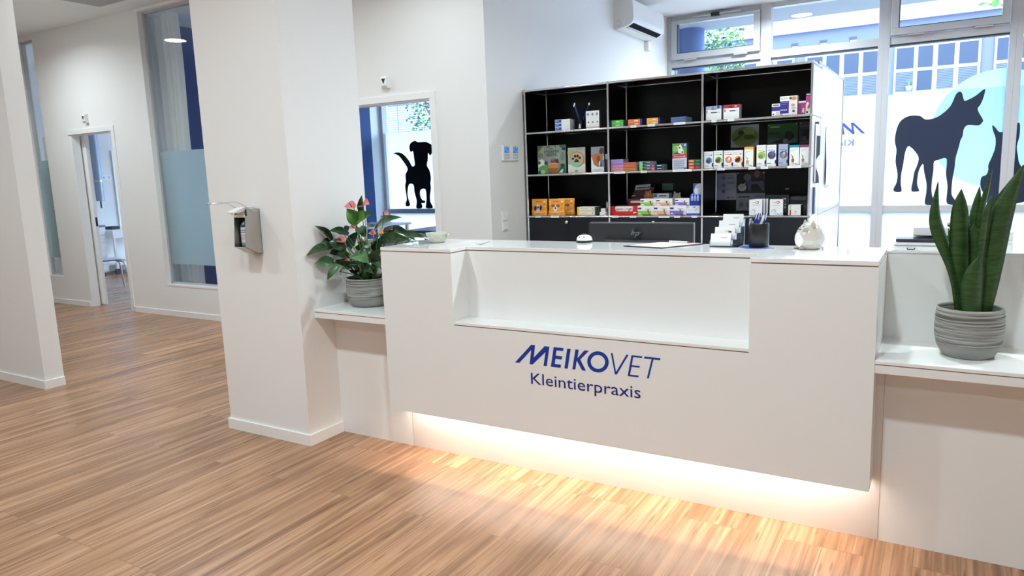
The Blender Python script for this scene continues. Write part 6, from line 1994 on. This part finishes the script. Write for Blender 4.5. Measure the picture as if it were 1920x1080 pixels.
b.box(0, -0.085, -0.045, 0.012, 0.085, 0.045, WHITEPL)
b.build('frame', t, bevel=0.003)
for yy in (-0.042, 0.042):
    b = MB()
    b.disc((0.0125, yy, 0), 0.024, paint(190, 194, 200), 18, 'x')
    b.build('outlet', t)
b = MB()
b.box(0.0, -0.03, 0.0, 0.03, 0.03, 1.35, WHITEPL)
tag(b.build('wall_rail', loc=(X_W, 4.64, 0.72), bevel=0.003), 'white vertical rail on the wall beside the socket', 'rail')

# ================================================================== the street outside
GND = principled('street_paving', srgb(150, 152, 156), 0.9)
speckle(GND, srgb(136, 138, 142), srgb(166, 168, 172), 3)
struct('ground', one_box(-70, Y_R + 0.07, -0.25, 45, 60, -0.08, GND))

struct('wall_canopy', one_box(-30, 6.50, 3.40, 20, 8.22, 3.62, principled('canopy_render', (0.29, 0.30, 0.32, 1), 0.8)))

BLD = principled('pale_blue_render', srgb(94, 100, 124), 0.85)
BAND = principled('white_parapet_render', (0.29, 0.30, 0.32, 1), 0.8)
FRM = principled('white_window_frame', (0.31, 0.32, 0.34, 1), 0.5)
PANE = principled('dark_reflecting_pane', srgb(44, 56, 74), 0.12, spec=0.3)
BLIND = principled('pane_with_blinds', srgb(150, 168, 190), 0.3)


def blinds():
    n, l, p = nodes(BLIND)
    tcn = n.new('ShaderNodeTexCoord')
    wv = n.new('ShaderNodeTexWave')
    wv.wave_type = 'BANDS'
    wv.bands_direction = 'Z'
    wv.inputs['Scale'].default_value = 4.0
    wv.inputs['Distortion'].default_value = 0.4
    r = n.new('ShaderNodeValToRGB')
    r.color_ramp.elements[0].position = 0.35
    r.color_ramp.elements[1].position = 0.55
    r.color_ramp.elements[0].color = srgb(32, 40, 54)
    r.color_ramp.elements[1].color = srgb(86, 96, 112)
    l.new(tcn.outputs['Object'], wv.inputs['Vector'])
    l.new(wv.outputs['Fac'], r.inputs[0])
    l.new(r.outputs[0], p.inputs['Base Color'])


blinds()
BY = 40.0
bd = thing('office_building', 'pale blue building across the street with white parapet and tall windows', 'building', (0, BY + 4, -0.1))


def at_b(mb, name, par=None, bevel=0.0, o0=(0, BY + 4, -0.1)):
    o = mb.build(name, par or bd, bevel=bevel)
    o.matrix_parent_inverse = Matrix.Translation((-o0[0], -o0[1], -o0[2]))
    return o


at_b(one_box(-11.5, BY, -0.1, 22, BY + 8, 8.28, BLD), 'wall')
b = MB()
b.box(-11.6, BY - 0.25, 8.28, 22.1, BY + 8, 9.06, BAND)
at_b(b, 'parapet')
b = MB()
for k in range(74):
    x = -11.4 + k * 0.445
    b.box(x, BY - 0.256, 8.50, x + 0.018, BY - 0.25, 8.80, paint(90, 98, 120))
at_b(b, 'parapet_joints')
for g in range(-2, 5):
    gx = 4.25 * g
    f = MB()
    f.box(gx - 0.10, BY - 0.10, 4.62, gx + 3.60, BY - 0.001, 7.05, FRM)
    fo = at_b(f, 'window_frame')
    for i, (x0, x1) in enumerate(((0, .77), (.95, 1.60), (1.81, 2.51), (2.71, 3.49))):
        for j, (z0, z1) in enumerate(((4.80, 5.76), (5.92, 6.94))):
            pn = one_box(gx + x0, BY - 0.115, z0, gx + x1, BY - 0.101, z1, BLIND if j == 0 and i != 1 else PANE).build('window_pane', fo)
            pn.matrix_parent_inverse = Matrix.Translation((0, 0, 0))
for k in range(16):
    x = -11.0 + k * 1.43 + 0.18
    sw = one_box(x, BY - 0.02, 7.43, x + 0.36, BY - 0.001, 7.79, paint(40, 50, 72)).build('small_window', bd)
    sw.matrix_parent_inverse = Matrix.Translation((0, -BY - 4, 0.1))
    sl = one_box(x + 0.05, BY - 0.03, 7.43, x + 0.36, BY - 0.021, 7.62, FRM).build('sill', sw)
t = thing('window_plant', 'small plant in a white pot at an office window across the street', 'plant', (0.62, BY - 0.32, 4.78))
b = MB()
b.lathe([(0.0001, 0), (0.11, 0), (0.15, 0.26), (0.135, 0.26), (0.11, 0.2), (0.0001, 0.2)], FRM, 20)
b.build('pot', t)
b = MB()
for k in range(14):
    a = k * 2.4
    b.tube([(0.02 * math.cos(a), 0.02 * math.sin(a), 0.2), (0.06 * math.cos(a), 0.05 * math.sin(a), 0.4), (0.15 * math.cos(a), 0.05 * math.sin(a), 0.55 + 0.02 * (k % 4))], [0.012, 0.01, 0.003], paint(96, 120, 96), 6)
b.build('foliage', t)
wb = thing('clad_building', 'white clad building across the street behind the puppy window', 'building', (-32, BY + 4, -0.1))
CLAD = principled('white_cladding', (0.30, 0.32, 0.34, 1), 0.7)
b = MB()
b.box(-52, BY, -0.1, -12.5, BY + 8, 9.5, CLAD)
at_b(b, 'wall', wb, o0=(-32, BY + 4, -0.1))
b = MB()
for k in range(40):
    z = 2.0 + k * 0.17
    b.box(-52, BY - 0.05, z, -12.6, BY - 0.001, z + 0.028, paint(92, 102, 116))
for k in range(12):
    x = -44 + k * 1.9
    b.box(x, BY - 0.06, 1.8, x + 0.05, BY - 0.001, 9.0, paint(112, 122, 136))
at_b(b, 'cladding_joints', wb, o0=(-32, BY + 4, -0.1))
b = MB()
b.box(-33.4, BY - 0.08, 6.62, -31.0, BY - 0.002, 6.72, paint(70, 84, 124))
b.box(-33.4, BY - 0.08, 6.86, -31.6, BY - 0.002, 6.94, paint(70, 84, 124))
at_b(b, 'facade_strip', wb, o0=(-32, BY + 4, -0.1))
b = MB()
b.tube([(0, 0, -0.1), (0, 0, 3.45)], 0.20, paint(84, 106, 156, 0.7), 24)
b.lathe([(0.20, 3.45), (0.24, 3.47), (0.24, 3.52), (0.0001, 3.54)], paint(84, 106, 156, 0.7), 24)
tag(b.build('concrete_post', loc=(-0.86, 8.0, 0)), 'blue grey post outside the upper left street window', 'post')

TL1 = principled('sunlit_tone_leaf', srgb(66, 116, 46), 0.5)  # sunlit and shaded looks put into the leaf colours, scattered at random
TL2 = principled('shaded_tone_leaf', srgb(24, 66, 56), 0.5)
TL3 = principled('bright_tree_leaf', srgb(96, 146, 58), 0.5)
BARK = principled('tree_bark', srgb(84, 74, 66), 0.9)


def tree(label, x, y, zc, rx, rz, n, mats, seed, size):
    rnd = random.Random(seed)
    t = thing('street_tree', label, 'tree', (x, y, -0.08))
    b = MB()
    for k in range(n):
        while True:
            p = Vector((rnd.uniform(-1, 1), rnd.uniform(-1, 1), rnd.uniform(-1, 1)))
            if p.length < 1 and (p.length > 0.35):
                break
        c = Vector((p.x * rx, p.y * rx, zc + 0.08 + p.z * rz))
        d = Vector((rnd.uniform(-1, 1), rnd.uniform(-1, 1), rnd.uniform(-0.7, 0.4))).normalized()
        s = d.orthogonal().normalized()
        s = (s * math.cos(rnd.random() * 6.28) + d.cross(s) * math.sin(rnd.random() * 6.28))
        L = size * rnd.uniform(0.7, 1.3)
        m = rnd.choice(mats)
        w2 = d.cross(s) * L * 0.08
        b.face([c, c + d * L * 0.5 + s * L * 0.34 + w2, c + d * L, c + d * L * 0.5 - s * L * 0.34 + w2], m)
    b.build('foliage', t, recalc=False)
    b = MB()
    b.tube([(0, 0, 0), (0.03, 0, zc * 0.5), (0, 0.02, zc)], [rx * 0.09, rx * 0.07, rx * 0.03], BARK, 10)
    for k in range(7):
        a = k * 0.9
        b.tube([(0, 0, zc - rz * 0.7 + k * 0.06), (rx * 0.4 * math.cos(a), rx * 0.4 * math.sin(a), zc - rz * 0.1 + k * 0.06), (rx * 0.75 * math.cos(a), rx * 0.75 * math.sin(a), zc + rz * 0.3)], [rx * 0.03, rx * 0.02, rx * 0.008], BARK, 6)
    b.build('trunk', t)
    return t


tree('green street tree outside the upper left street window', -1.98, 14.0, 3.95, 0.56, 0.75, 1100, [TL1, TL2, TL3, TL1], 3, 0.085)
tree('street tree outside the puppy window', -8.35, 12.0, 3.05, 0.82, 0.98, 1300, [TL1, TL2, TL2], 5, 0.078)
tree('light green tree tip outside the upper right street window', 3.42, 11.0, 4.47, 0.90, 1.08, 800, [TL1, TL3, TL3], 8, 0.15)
